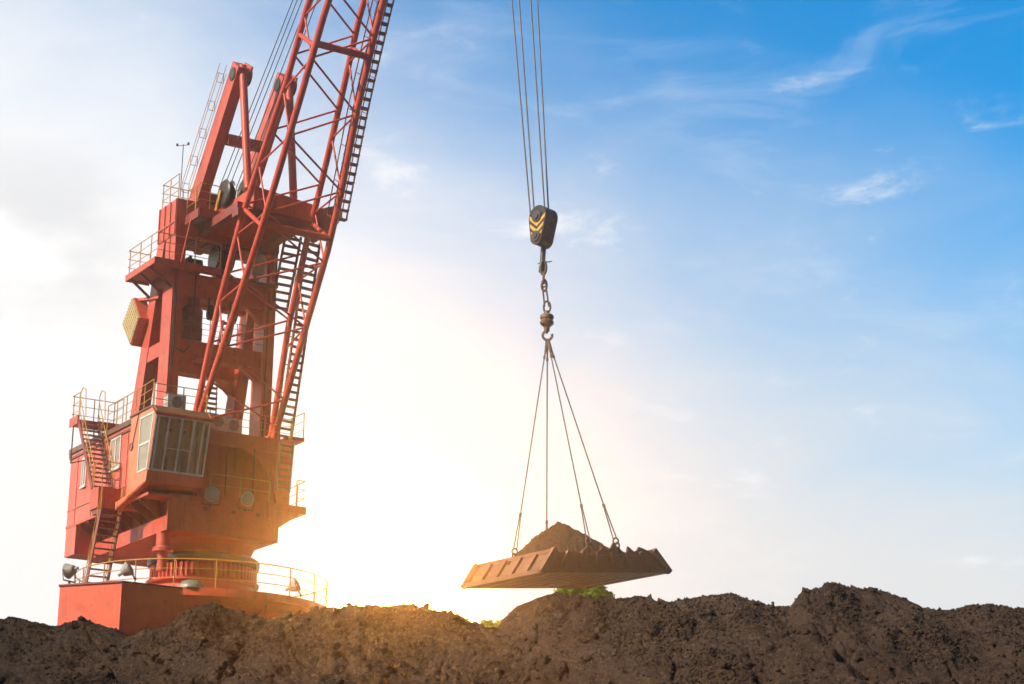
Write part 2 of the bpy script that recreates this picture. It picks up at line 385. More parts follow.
def mound_height(X, Y):
    yc = 40+1.6*(fbm(X*.16+3, X*0+1.5, 3, 5)-.5)*2
    cz = 1.7+(np.interp(X*40/yc, cxs, czs)-1.7)*yc/40            # crest line follows the ridge as it wanders
    d = yc-Y                                                      # >0 on the camera's side
    wx = X+.9*(fbm(X*.3, Y*.3, 3, 40)-.5)*np.clip(np.abs(d), 0, 3)
    czw = 1.7+(np.interp(wx*40/yc, cxs, czs)-1.7)*yc/40
    # smoothed crest away from the top, so bumps on the skyline run out down the face
    k = np.clip(np.abs(d)/2.2, 0, 1)
    smooth = 0
    for s_ in (-1.2, -.6, 0, .6, 1.2): smooth = smooth+np.interp((wx+s_)*40/yc, cxs, czs)/5
    smooth = 1.7+(smooth-1.7)*yc/40
    top = czw*(1-k)+smooth*k
    front = .50*np.sqrt(d*d+.10)-.50*math.sqrt(.10)+.045*np.clip(d, 0, 99)**1.3
    back = .62*np.sqrt(d*d+.04)-.62*.2
    h = top-np.where(d > 0, front, back)
    fade = np.clip(np.abs(d)/.9, .10, 1)
    h = h+fade*(.75*(fbm(X*.42, Y*.42, 3, 9)-.5)+.22*(fbm(X*1.3, Y*1.1, 3, 60)-.5))
    g = ridge(X*.55+.25*fbm(X*1.5, Y*1.5, 3, 3), Y*.75, 3, 77, .45)
    h = h-fade*.30*np.clip((g-.78)/.2, 0, 1)**1.5                 # cracks and slips
    g2 = ridge(X*1.5+Y*.4, Y*1.3-X*.3, 2, 121, .4)
    h = h-fade*.10*np.clip((g2-.84)/.15, 0, 1)
    f2 = np.clip(np.abs(d)/.5, .35, 1)
    wxx, wyy = X+.35*(fbm(X*1.1, Y*1.1, 3, 500)-.5)*2, Y+.35*(fbm(X*1.1+9, Y*1.1, 3, 520)-.5)*2
    d1, d2, tl = worley(wxx*.62+Y*.12, wyy*.85, 31)                 # broad slipped faces meeting in creases
    h = h+fade*(.22*tl*np.clip((d2-d1)*3, 0, 1)-.13*np.exp(-((d2-d1)/.03)**2))
    d1, d2, tl = worley(wxx*2.1, wyy*2.3+X*.3, 77)
    h = h+f2*(.10*tl*np.clip((d2-d1)*3, 0, 1)*(fbm(X*.7, Y*.7, 2, 640) > .46)-.045*np.exp(-((d2-d1)/.06)**2)*np.clip((fbm(X*.9, Y*.9, 2, 660)-.48)*9, 0, 1))
    grain = np.clip((fbm(X*.8, Y*.8, 3, 700)-.30)*3, .45, 1)
    h = h+f2*grain*(.06*(fbm(X*3.6, Y*3.6, 2, 201)-.5)+.10*np.clip(fbm(X*7, Y*7, 3, 331, .7)-.47, 0, 1)+.09*(fbm(X*17, Y*17, 2, 351, .8)-.5))
    return np.maximum(h, -.3)
xs = np.arange(-13.0, 13.0, .028); ys = np.concatenate([np.arange(26, 34.5, .12), np.arange(34.5, 42.4, .028), np.arange(42.4, 56, .15)])
X, Y = np.meshgrid(xs, ys)
xl = np.concatenate([np.arange(-34, -12.99, .12)]); xr = np.arange(12.99, 34, .12)
allx = np.concatenate([xl[xl < -13.0], xs, xr[xr > xs[-1]]]); X, Y = np.meshgrid(allx, ys)
tag(grid_mesh('soil_mound', X, Y, mound_height(X, Y), SOIL), kind='structure')
# loose lumps lying on the mound
def blob(mb, c, r, seed):
    rr = random.Random(seed); t = (1+5**.5)/2
    vs = [(-1, t, 0), (1, t, 0), (-1, -t, 0), (1, -t, 0), (0, -1, t), (0, 1, t), (0, -1, -t), (0, 1, -t), (t, 0, -1), (t, 0, 1), (-t, 0, -1), (-t, 0, 1)]
    fs = [(0, 11, 5), (0, 5, 1), (0, 1, 7), (0, 7, 10), (0, 10, 11), (1, 5, 9), (5, 11, 4), (11, 10, 2), (10, 7, 6), (7, 1, 8), (3, 9, 4), (3, 4, 2), (3, 2, 6), (3, 6, 8), (3, 8, 9), (4, 9, 5), (2, 4, 11), (6, 2, 10), (8, 6, 7), (9, 8, 1)]
    sx, sy, sz = rr.uniform(.7, 1.3), rr.uniform(.7, 1.3), rr.uniform(.5, .9)
    mb.add([V((v[0]*sx, v[1]*sy, v[2]*sz))*(r/1.9*rr.uniform(.75, 1.2))+V(c) for v in vs], fs)
n = 90000; px_ = rng.uniform(-12, 12, n); py_ = 40.6-6.5*rng.rand(n)
cl = fbm(px_*.8, py_*.8, 3, 900); keep = rng.rand(n) < np.clip((cl-.34)*3.5, .12, 1); px_, py_ = px_[keep], py_[keep]; n = len(px_)
rad = .010+.022*rng.rand(n)**2+.07*(rng.rand(n) < .02)*rng.rand(n)**2
pz_ = mound_height(px_, py_)+rad*.35
ov = np.array([(1, 0, 0), (-1, 0, 0), (0, 1, 0), (0, -1, 0), (0, 0, 1), (0, 0, -1)], float)
of_ = np.array([(0, 2, 4), (2, 1, 4), (1, 3, 4), (3, 0, 4), (2, 0, 5), (1, 2, 5), (3, 1, 5), (0, 3, 5)])
q = rng.normal(0, 1, (n, 4)); q /= np.linalg.norm(q, axis=1)[:, None]; w, x, y, z = q.T
RM = np.stack([np.stack([1-2*(y*y+z*z), 2*(x*y-z*w), 2*(x*z+y*w)], -1), np.stack([2*(x*y+z*w), 1-2*(x*x+z*z), 2*(y*z-x*w)], -1), np.stack([2*(x*z-y*w), 2*(y*z+x*w), 1-2*(x*x+y*y)], -1)], 1)
vv = ov[None]*rng.uniform(.6, 1.35, (n, 6, 1)); vv = np.einsum('nij,nkj->nki', RM, vv)*rad[:, None, None]*1.4; vv[..., 2] *= .8
vv += np.stack([px_, py_, pz_], -1)[:, None, :]
ff = (of_[None]+(np.arange(n)*6)[:, None, None]).reshape(-1, 3)
me = bpy.data.meshes.new('soil_clods'); me.vertices.add(n*6); me.vertices.foreach_set('co', vv.ravel().astype(np.float32))
me.loops.add(len(ff)*3); me.loops.foreach_set('vertex_index', ff.ravel().astype(np.int32)); me.polygons.add(len(ff))
me.polygons.foreach_set('loop_start', (np.arange(len(ff))*3).astype(np.int32)); me.polygons.foreach_set('loop_total', np.full(len(ff), 3, np.int32)); me.update(calc_edges=True); me.materials.append(SOIL)
o = bpy.data.objects.new('soil_clods', me); COL.objects.link(o)
tag(o, 'loose brown crumbs and lumps of soil scattered over the mound', 'soil', kind='stuff')

# ------------------------------------------------------------------ the crane (local axes: x forward along the boom, y across to the right, z up)
OX, OY = -12.909, 88.0
AL = R(58)
CR = empty('harbour_crane', (OX, OY, 0), -AL)
tag(CR, 'tall red slewing harbour crane with lattice boom standing behind the soil mound', 'crane')
def C_(a, b, z):    # local -> world
    return V((OX+a*math.cos(AL)+b*math.sin(AL), OY-a*math.sin(AL)+b*math.cos(AL), z))

def railing(name, pts, parent, h=1.12, mids=2, step=1.0, mat=None, closed=False, r=.022, label=None):
    mat = mat or YEL; pts = [V(p) for p in pts]; P = pts+[pts[0]] if closed else pts; o = None
    for j in range(mids, -1, -1):
        m = MB(); z = h*(j+1)/(mids+1)
        for k in range(len(P)-1): m.tube(P[k]+V((0, 0, z)), P[k+1]+V((0, 0, z)), r if j == mids else r*.75, n=6)
        if o is None: o = m.build(name, mat, parent, label)
        else: m.build('mid_rail', mat, o)
    # posts every step metres
    acc = []; 
    tot = sum((P[k+1]-P[k]).length for k in range(len(P)-1)); n_ = max(1, round(tot/step)); L_ = tot/n_
    for i in range(n_+(0 if closed else 1)):
        t = i*L_; k = 0
        while k < len(P)-2 and t > (P[k+1]-P[k]).length+1e-6: t -= (P[k+1]-P[k]).length; k += 1
        seg = P[k+1]-P[k]; acc.append(P[k]+seg*min(1, t/max(seg.length, 1e-6)))
    for p in acc: MB().tube(p, p+V((0, 0, h)), r*1.15, n=6).build('post', mat, o)
    return o
def stair(name, p0, p1, wdir, width, parent, n=12, rail=True, mat=None, sides=(0, 1), tread=.22, rmat=None, cap=None, railh=1.0):
    """p0 top, p1 bottom of one stringer; the other is width away along wdir"""
    mat = mat or DKRED; p0, p1, w = V(p0), V(p1), V(wdir).normalized()*width; m = MB()
    for s_ in (0, 1): m.bar(p0+w*s_, p1+w*s_, .05, .20)
    d = p1-p0; hd = V((d.x, d.y, 0)); hd = hd.normalized() if hd.length > .01 else V((1, 0, 0))
    for i in range(n):
        c = p0+d*((i+.6)/n); m.bar(c+w*.02, c+w*.98, tread, .035, (0, 0, 1))
    o = m.build(name, mat, parent)
    if rail:
        for s_ in sides:
            q = MB(); a = p0+w*s_; e = p1+w*s_; u = V((0, 0, railh))
            q.tube(a+u, e+u, .022, n=6); q.tube(a+u*.5, e+u*.5, .016, n=6)
            for t in (0, .25, .5, .75, 1): c = a+(e-a)*t; q.tube(c, c+u, .02, n=6)
            q.build('handrail', rmat or YEL, o)
    return o

# --- pedestal and base
z0 = 15.1
m = MB(); m.prism([(4.6, -5.4, 0), (2.25, -7.05, 0), (-2.6, -4.6, 0), (-2.6, 0, 0), (3.6, 0.6, 0), (4.45, -1.2, 0)], (0, 0, z0-.06)); m.build('base_box', BASEP, CR, 'bright red plated box under the deck')
MB().prism([(4.66, -5.44, z0-.06), (2.27, -7.12, z0-.06), (-2.7, -4.65, z0-.06), (-2.7, 0, z0-.06), (3.66, .6, z0-.06), (4.5, -1.2, z0-.06)], (0, 0, .06)).build('deck_plate', DKRED, CR)
m = MB(); m.lathe([(2.6, 0), (2.6, 12.6), (4.6, z0-.55), (5.25, z0-.35), (5.38, z0-.30), (5.38, z0+.015), (5.3, z0+.02)], n=72); m.build('pedestal', BASEP, CR)
for k in range(16):
    t = 2*math.pi*(k+.3)/16; c_, s_ = math.cos(t), math.sin(t); q = MB()
    n_ = V((-s_, c_, 0))*.03
    q.prism([V((2.5*c_, 2.5*s_, 11.9))-n_, V((5.1*c_, 5.1*s_, z0-.37))-n_, V((5.1*c_, 5.1*s_, z0-.62))-n_, V((2.5*c_, 2.5*s_, 10.9))-n_], n_*2)
    q.build('gusset', RED, CR)
ring = [(5.28*math.cos(t), 5.28*math.sin(t), z0+.02) for t in [2*math.pi*i/60 for i in range(60)]]
railing('ring_railing', ring, CR, h=1.15, closed=True, step=1.66, r=.026)
m = MB(); m.lathe([(2.15, z0), (2.15, 16.0)], n=64); m.build('slewing_drum', RED, CR)
m = MB(); m.lathe([(2.15, 15.98), (2.36, 16.0), (2.38, 16.10), (2.2, 16.13), (2.12, 16.14), (2.12, 16.74)], n=64)
for k in range(60):
    t = 2*math.pi*k/60; c_, s_ = math.cos(t), math.sin(t); m.bar((2.18*c_, 2.18*s_, 16.12), (2.18*c_, 2.18*s_, 16.74), .09, .10, (c_, s_, 0))
m.build('slewing_gear', RED, CR)
MB().lathe([(2.1, 16.72), (2.32, 16.75), (2.36, 16.9), (2.36, 17.05), (2.25, 17.14), (2.0, 17.16)], n=64).build('slewing_seal', DARK, CR)
MB().lathe([(2.0, 17.1), (1.95, 17.3), (2.15, 17.72)], n=64).build('turntable_neck', RED, CR)
m = MB(); m.lathe([(.42, 16.9), (.42, 17.05), (.30, 17.1), (.30, 17.75)], c=(2.1, -2.75, 0), n=20); m.lathe([(.2, 16.1), (.2, 16.9)], c=(2.1, -2.75, 0), n=16); m.build('slewing_motor', RED, CR)
MB().lathe([(.55, 0), (.52, .12), (.42, .26), (.24, .34), (0, .37)], c=(4.35, -2.35, z0+.02), n=28).build('deck_dome', DOMEG, CR)

# --- machine house
m = MB(); m.box(-6.2, -5.0, -3.9, 2.9, 17.72, 18.98); m.build('counterweight_box', PINK, CR)
for b0, b1 in ((-3.0, -2.6), (1.57, 1.97)): MB().box(-5.0, 3.0, b0, b1, 17.66, 18.26).build('main_beam', RED, CR)
MB().box(-5.0, 2.92, -2.6, 1.57, 17.72, 17.80).build('bottom_plate', RED, CR)
MB().prism([(3.0, -3.0, 17.66), (3.0, 1.97, 17.66), (3.0, 1.97, 18.32), (3.0, 3.17, 19.18), (3.0, -3.0, 19.18)], (-.12, 0, 0)).build('front_apron', RED, CR)
MB().prism([(2.88, 1.97, 18.32), (2.88, 3.17, 19.18), (-3, 3.17, 19.18), (-3, 1.97, 18.32)], (0, 0, -.05)).build('side_apron', RED, CR)
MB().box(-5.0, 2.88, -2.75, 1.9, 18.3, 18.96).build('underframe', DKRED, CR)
m = MB(); m.box(-6.25, 3.05, -3.92, 3.2, 18.98, 19.1); m.box(2.95, 3.05, -1.6, 3.2, 19.1, 19.3); m.build('main_deck', RED, CR)
for k in range(8):
    a = -4.6+k*.95; MB().prism([(a, -3.0, 18.98), (a, -3.88, 18.98), (a, -3.88, 18.85), (a, -3.0, 18.3)], (.06, 0, 0)).build('deck_bracket', DKRED, CR)
m = MB()
for k in range(6): m.box(-3.9+k*1.02, -3.2+k*1.02, -3.84, -3.3, 18.955, 18.978)
m.build('deck_grating', DARK, CR)
m = MB(); m.box(-6.2, 1.4, -3.9, -3.8, 19.1, 22.47); m.box(-6.2, -6.1, -3.8, 2.62, 19.1, 22.47); m.box(-6.1, 1.3, 2.55, 2.66, 19.1, 22.3); m.build('house_wall', PINK, CR)
MB().box(1.2, 1.3, -3.8, 2.55, 19.1, 22.0).build('front_wall', RED, CR)
m = MB(); m.box(-6.3, 1.6, -3.95, 2.72, 22.1, 22.2); m.box(-6.35, 1.3, -3.98, -3.9, 22.36, 22.58); m.box(-6.38, -6.25, -3.95, 2.72, 22.2, 22.58); m.build('roof_deck', RUST, CR)
m = MB(); m.box(1.3, 2.35, -1.5, 2.75, 22.02, 22.2); m.box(2.35, 2.45, -1.5, 2.75, 21.6, 22.2); m.build('boom_foot_platform', RED, CR)
MB().prism([(2.38, .45, 21.6), (2.38, 2.72, 21.6), (2.38, 2.72, 19.1), (2.38, 2.15, 19.1), (2.38, 1.95, 20.4), (2.38, 1.2, 21.2)], (-.14, 0, 0)).build('boom_bracket', RED, CR)
MB().prism([(2.38, -.5, 21.6), (2.38, -1.5, 21.6), (2.38, -1.5, 19.1), (2.38, -1.25, 19.1), (2.38, -1.15, 20.9)], (-.14, 0, 0)).build('boom_bracket', RED, CR)
MB().box(1.3, 2.37, 2.60, 2.72, 19.1, 21.98).build('side_wall', RED, CR)
MB().box(1.2, 2.6, 2.45, 3.2, 22.22, 22.38).build('stair_landing', RED, CR)
railing('landing_railing', [(1.3, 3.17, 22.38), (2.55, 3.17, 22.38)], CR, step=1.3)
railing('deck_railing', [(-1.0, 3.14, 19.12), (2.98, 3.14, 19.3), (2.98, 2.75, 19.3)], CR, step=1.1)
railing('deck_railing', [(2.98, -1.2, 19.3), (2.98, 1.5, 19.3)], CR, step=1.1, mids=1, h=.9)
stair('front_stair', (2.6, 2.1, 22.1), (2.9, 1.85, 19.9), (0, 1, 0), .6, CR, n=8, rail=False, mat=RUST)
for bb in (-.3, .95): MB().tube((2.5, bb, 19.2), (2.5, bb, 21.6), .03).build('pipe', DKRED, CR)

# --- operator's cab hanging off the left front corner
CB0, CB1 = -4.15, -1.69
def fa(z): return 3.28+(z-19.52)*.24          # slanting cab front
m = MB()
def cabwall(b0, b1, lo):
    m.ab([(1.3, lo(1.3)), (3.28, 19.52), (fa(19.95), 19.95), (1.3, 19.95)], b0, b1)
    m.ab([(1.3, 22.28), (fa(22.28), 22.28), (3.6, 22.55), (1.3, 22.55)], b0, b1)
    m.ab([(1.3, 19.95), (2.3, 19.95), (2.3, 22.28), (1.3, 22.28)], b0, b1)
    m.ab([(3.30, 19.95), (fa(19.95), 19.95), (fa(22.28), 22.28), (3.7, 22.28)], b0, b1)
cabwall(CB0, CB0+.06, lambda a: 19.12); cabwall(CB1-.06, CB1, lambda a: 19.3)
m.box(1.3, 1.38, CB0+.06, CB1-.06, 19.1, 22.55)
m.build('cab_wall', ORANGE, CR)
MB().ab([(.1, 18.84), (1.3, 19.10), (1.3, 19.2), (.1, 19.12)], CB0, -3.9).build('cab_skirt', ORANGE, CR)
MB().box(1.38, 3.2, CB0+.06, CB1-.06, 19.62, 19.70).build('cab_floor', DKRED, CR)
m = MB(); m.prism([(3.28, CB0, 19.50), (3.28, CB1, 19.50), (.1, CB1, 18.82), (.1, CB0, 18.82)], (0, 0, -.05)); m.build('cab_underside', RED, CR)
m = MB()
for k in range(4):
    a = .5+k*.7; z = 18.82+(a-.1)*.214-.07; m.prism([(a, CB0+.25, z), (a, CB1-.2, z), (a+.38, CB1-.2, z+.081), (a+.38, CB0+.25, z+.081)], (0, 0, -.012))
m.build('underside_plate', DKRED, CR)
m = MB(); m.ab([(3.28, 19.46), (fa(19.9), 19.9), (fa(19.9)-.06, 19.9), (3.22, 19.46)], CB0, CB1)
m.build('cab_sill', PINK, CR)
m = MB(); m.ab([(1.2, 22.56), (3.55, 22.58), (3.98, 22.22), (3.98, 22.16), (3.5, 22.52), (1.2, 22.5)], CB0-.06, CB1+.06); m.build('cab_roof', RUST, CR)
m = MB(); m.ab([(3.93, 22.22), (3.99, 22.22), (3.99, 22.10), (3.93, 22.10)], CB0-.05, CB1+.05); m.build('roof_fascia', RED, CR)
fr = MB(); A0, A1 = V((fa(19.95), 0, 19.95)), V((fa(22.1), 0, 22.1))
bs = [CB0+.05, CB0+.17, CB0+.62, CB0+1.18, CB0+1.72, CB0+2.14, CB1-.06]
for bb in bs: fr.bar(A0+V((0, bb, 0)), A1+V((0, bb, 0)), .055, .055, (1, 0, 0))
fr.bar(A0+V((0, CB0+.03, .0)), A0+V((0, CB1-.03, .0)), .07, .07); fr.bar(A1+V((0, CB0+.03, -.0)), A1+V((0, CB1-.03, -.0)), .07, .07)
Am = A0.lerp(A1, .42); fr.bar(Am+V((0, CB0+.62, 0)), Am+V((0, CB0+1.72, 0)), .03, .03)
w = fr.build('front_window', ALU, CR)
MB().prism([A0+V((-.02, CB0+.06, 0)), A0+V((-.02, CB1-.06, 0)), A1+V((-.02, CB1-.06, 0)), A1+V((-.02, CB0+.06, 0))], (.012, 0, 0)).build('pane', GLASS, w)
w = MB(); c0, c1 = CB0-.022, CB0; w.box(2.3, 2.37, c0, c1, 19.95, 22.28); w.ab([(3.24, 19.95), (3.32, 19.95), (3.72, 22.28), (3.64, 22.28)], c0, c1); w.box(2.37, 3.24, c0, c1, 19.95, 20.02); w.box(2.37, 3.64, c0, c1, 22.20, 22.28); w.box(2.37, 3.44, c0+.002, c1, 21.05, 21.14)
w = w.build('side_window', WHITE, CR)
MB().ab([(2.34, 19.97), (3.28, 19.97), (3.66, 22.24), (2.34, 22.24)], CB0+.005, CB0+.03).build('pane', BLIND, w)
w = MB(); w.box(2.8, 2.845, CB1-.05, CB1+.01, 19.95, 22.28); w = w.build('side_window', ALU, CR); MB().ab([(2.32, 19.97), (3.28, 19.97), (3.66, 22.24), (2.32, 22.24)], CB1-.035, CB1-.02).build('pane', GLASS, w)
m = MB(); m.box(1.7, 2.2, -3.2, -2.65, 19.7, 20.2); m.box(1.6, 1.75, -3.2, -2.65, 20.2, 20.95); m.box(1.62, 1.74, -3.05, -2.8, 20.95, 21.2); m.build('driver_seat', DARK, CR)
m = MB(); m.box(2.5, 3.05, -3.95, -3.5, 19.7, 20.4); m.box(2.5, 3.05, -2.6, -2.2, 19.7, 20.5); m.box(2.7, 2.9, -2.5, -2.3, 20.5, 21.0); m.build('console', GREY, CR)
def curtain(a, b0, n_, mat, sp=.055):
    m = MB()
    for k in range(n_): m.tube((a+.04*(k % 2), b0+k*sp, 19.75), (a+.25+.04*(k % 2), b0+k*sp, 22.2), .034, n=6)
    m.build('curtain', mat, CR)
curtain(3.12, -3.98, 5, BLIND); curtain(3.05, -3.1, 4, CURTAIN); curtain(3.05, -2.5, 3, CURTAIN); curtain(3.14, -2.3, 4, BLIND); curtain(3.14, -1.96, 4, BLIND); curtain(3.1, -2.8, 3, BLIND); curtain(2.6, -3.62, 7, GREY); curtain(2.4, -2.8, 6, BLIND); MB().box(1.39, 1.42, CB0+.1, CB1-.1, 19.75, 22.3).build('cab_lining', BLIND, CR)
def house_window(a0, a1, z0_, z1_, blind):
    w = MB(); o_ = -3.9; b_ = -3.945
    w.box(a0, a0+.07, b_, o_, z0_, z1_); w.box(a1-.07, a1, b_, o_, z0_, z1_); w.box(a0+.07, a1-.07, b_, o_, z0_, z0_+.07); w.box(a0+.07, a1-.07, b_, o_, z1_-.07, z1_)
    c = (a0+a1)/2; w.box(c-.04, c+.04, b_-.005, o_, z0_+.07, z1_-.07)
    o = w.build('wall_window', WHITE, CR); MB().box(a0+.05, a1-.05, -3.92, -3.895, z0_+.05, z1_-.05).build('pane', blind, o)
    MB().box(a0-.06, a1+.06, -3.99, o_, z0_-.07, z0_).build('sill', WHITE, o)
house_window(-1.42, -.27, 20.72, 22.1, BLIND)
house_window(-4.7, -4.15, 20.6, 21.9, BLIND)
m = MB(); m.tube((1.75, -4.18, 21.5), (2.15, -4.18, 22.5), .018); m.tube((1.75, -4.18, 21.5), (1.6, -4.18, 21.1), .018); m.torus((1.55, -4.18, 21.2), (0, 1, 0), .16, .015, n=16); m.build('cable_loop', DARK, CR)

for a in (-5.3, -3.4, -1.75, .45): MB().box(a, a+.05, -3.925, -3.9, 19.12, 22.1).build('wall_seam', PINK, CR)
MB().box(-6.2, 1.3, -3.93, -3.9, 19.75, 19.80).build('wall_seam', PINK, CR)
for b_ in (-2.3, -1.2, .1, 1.2): MB().box(3.0, 3.02, b_, b_+.05, 17.7, 19.15).build('apron_seam', RED, CR)
for b_, r_ in ((-2.42, .02), (-2.34, .015), (2.0, .025)): MB().tube((.93, b_, 22.4), (.93, b_, 29.2), r_, n=6).build('conduit', DARK, CR)
for b_ in (-1.45, -.2, .9): MB().box(3.02, 3.08, b_, b_+.16, 18.62, 18.78).build('junction_box', DKRED, CR)
# landing, stairs on the left wall
m = MB(); m.box(-3.95, -3.0, -4.87, -2.8, 23.05, 23.2); m.box(-3.97, -2.98, -4.92, -4.87, 23.0, 23.38); m.box(-2.98, -2.93, -4.0, -2.8, 23.0, 23.22); m.build('upper_landing', RED, CR)
for a, b_ in ((-3.85, -3.85), (-3.85, -4.8), (-3.1, -2.9)): MB().box(a, a+.045, b_, b_+.045, 21.4 if b_ < -4 else 22.2, 23.05).build('landing_post', RUST, CR)
MB().bar((-3.83, -4.78, 21.42), (-3.83, -3.9, 21.7), .045, .045).build('post_arm', RUST, CR)
railing('landing_railing', [(-3.05, -4.85, 23.2), (-3.92, -4.85, 23.2), (-3.92, -2.85, 23.2), (-3.05, -2.85, 23.2)], CR, step=.95, h=1.2)
m = MB()
for b_ in (-4.85, -3.98):
    q = [V((-3.0, b_, 23.2)), V((-3.0, b_, 24.35)), V((-2.75, b_, 24.55)), V((-2.4, b_, 24.4)), V((-2.2, b_, 23.2))]
    for i in range(4): m.tube(q[i], q[i+1], .022, n=6)
m.build('hoop_rail', YEL, CR)
railing('roof_railing', [(-2.0, -3.93, 22.58), (.4, -3.95, 22.58), (1.3, -3.98, 22.58), (3.4, -4.1, 22.58)], CR, step=1.1)
railing('roof_railing', [(3.5, -4.1, 22.56), (3.5, -1.75, 22.56), (2.4, -1.4, 22.2), (2.4, 2.7, 22.2)], CR, step=1.3, h=.95)
stair('upper_stair', (-2.96, -4.85, 23.05), (-.82, -4.85, 19.8), (0, 1, 0), .85, CR, n=14, rail=True, tread=.24)
m = MB(); m.box(-.95, -.02, -4.87, -3.92, 18.85, 19.72); m.build('lower_landing', RED, CR)
m = MB(); m.ab([(-.9, 18.85), (-.05, 18.85), (-.2, 18.62), (-.75, 18.62)], -4.8, -3.95); m.build('landing_underframe', DKRED, CR)
railing('landing_railing', [(-.75, -4.82, 19.72), (-.06, -4.82, 19.72), (-.06, -3.95, 19.72)], CR, step=.8, h=1.1)
stair('lower_stair', (.35, -4.85, 18.7), (-.98, -4.85, 15.15), (0, 1, 0), .9, CR, n=13, rail=True, tread=.24)

# --- tower: two raked side frames joined by cross girders
zt = 31.0
for b0, b1 in ((-2.52, -2.02), (1.87, 2.37)):
    MB().box(-.18, .9, b0, b1, 22.42, zt).build('tower_column', RED, CR)
    rk = lambda z: -1.27+(z-27)*.237
    MB().ab([(rk(22.42)-1.0, 22.42), (rk(22.42), 22.42), (rk(zt), zt), (rk(zt)-.75, zt)], b0, b1).build('tower_column', RED, CR, 'raked rear column')
    MB().ab([(rk(25.75), 25.75), (-.18, 25.75), (-.18, 26.4), (rk(26.4), 26.4)], b0+.02, b1-.02).build('side_beam', RED, CR)
    MB().ab([(rk(28.9), 28.9), (-.18, 28.9), (-.18, 29.35), (rk(29.35), 29.35)], b0+.02, b1-.02).build('side_beam', RED, CR)
MB().box(.02, .7, -2.02, 1.87, 25.68, 26.42).build('cross_beam', RED, CR)
MB().box(.08, .8, -2.02, 1.87, 28.35, 29.38).build('cross_beam', RED, CR)
MB().box(-2.6, -2.0, -2.02, 1.87, 25.7, 26.3).build('cross_beam', RED, CR)
MB().box(-1.6, -1.1, -2.02, 1.87, 28.6, 29.3).build('cross_beam', RED, CR)
for s_, b_ in ((1, -2.02), (-1, 1.87)):
    MB().prism([(.3, b_, 25.68), (.3, b_+s_*.9, 25.68), (.3, b_, 25.0)], (.3, 0, 0)).build('corner_gusset', RED, CR)
    MB().prism([(.3, b_, 28.35), (.3, b_+s_*.7, 28.35), (.3, b_, 27.7)], (.3, 0, 0)).build('corner_gusset', RED, CR)
    MB().prism([(-2.3, b_, 25.7), (-2.3, b_+s_*.9, 25.7), (-2.3, b_, 24.9)], (.2, 0, 0)).build('corner_gusset', ORANGE, CR)
# head box with stiffened side plate
m = MB(); m.box(-1.0, .92, -2.55, 2.4, 31.0, 32.62)
m.build('tower_head', RED, CR)
m = MB()
for a in (-.95, -.35, .25, .86): m.box(a-.03, a+.03, -2.6, -2.55, 31.0, 32.6)
m.box(-1.0, .92, -2.6, -2.55, 31.55, 31.62); m.build('stiffener', RED, CR)
m = MB(); m.box(.92, 2.3, -2.1, 2.3, 31.55, 31.68); m.box(2.2, 2.34, -2.1, 2.3, 31.5, 31.85); m.box(.92, 2.3, -2.14, -2.04, 31.45, 31.85)
for bb in (-1.4, -.7, 0, .7, 1.5): m.box(.92, 2.2, bb-.04, bb+.04, 31.35, 31.55)
m.build('head_platform', DKRED, CR)
m = MB(); m.box(1.05, 2.15, -2.0, -1.45, 31.535, 31.55); m.box(1.05, 2.15, -1.36, -.78, 31.535, 31.55); m.build('platform_panel', GREY, CR)
m = MB(); m.tube((1.6, -2.12, 31.7), (.95, -2.3, 29.3), .045); m.build('platform_stay', RED, CR)
railing('head_railing', [(-.95, 2.2, 32.62), (-.95, -2.5, 32.62), (.88, -2.5, 32.62)], CR, step=.95, h=1.15)
railing('head_railing', [(.92, -2.08, 31.9), (2.28, -2.08, 31.9), (2.28, .2, 31.9)], CR, step=1.0, h=1.1)
m = MB(); m.box(-.9, .8, -2.45, 2.3, 32.62, 32.66); m.box(-.6, .5, -1.0, .3, 32.66, 33.3); m.box(-.3, .4, .5, 1.2, 32.66, 33.15); m.build('head_equipment', DKRED, CR)
# underside lattice inside the head opening
m = MB()
for k in range(5): m.box(-.9, .8, -1.7+k*.8, -1.35+k*.8, 30.86, 31.0)
m.build('head_joist', DKRED, CR)
# mid level platform wrapped round the left column
m = MB(); m.box(-1.7, 1.45, -3.6, -2.55, 29.4, 29.52); m.box(.92, 1.45, -2.55, -.6, 29.4, 29.52)
m.box(-1.75, 1.5, -3.66, -3.6, 29.3, 29.58); m.box(1.45, 1.52, -3.66, -.6, 29.3, 29.58); m.box(-1.76, -1.7, -3.6, -2.55, 29.3, 29.58)
m.build('mid_platform', RED, CR)
for a in (-1.4, -.3, .8): MB().bar((a, -3.55, 29.35), (a, -2.55, 28.6), .08, .1).build('platform_stay', DKRED, CR)
railing('mid_railing', [(-1.68, -2.6, 29.55), (-1.68, -3.6, 29.55), (1.46, -3.6, 29.55), (1.46, -.62, 29.55)], CR, step=1.15, h=1.15)
m = MB(); m.box(-.6, 1.0, -.6, 2.4, 29.38, 29.5); m.build('winch_floor', DKRED, CR)
m = MB(); m.box(.1, .85, -1.75, -1.15, 29.5, 29.85); m.tube((.5, -1.8, 29.95), (.5, -1.1, 29.95), .2, n=16); m.box(.2, .4, -1.6, -1.5, 30.1, 30.3); m.build('winch_motor', DARK, CR)
m = MB(); m.lathe([(.58, -.1), (.58, 0), (.42, .02), (.42, .6), (.58, .62), (.58, .7)], c=(.5, -.45, 30.35), n=28, axis=(0, 1, 0)); m.box(.2, .9, -.3, .1, 29.5, 30.3); m.build('winch_drum', DARK, CR)
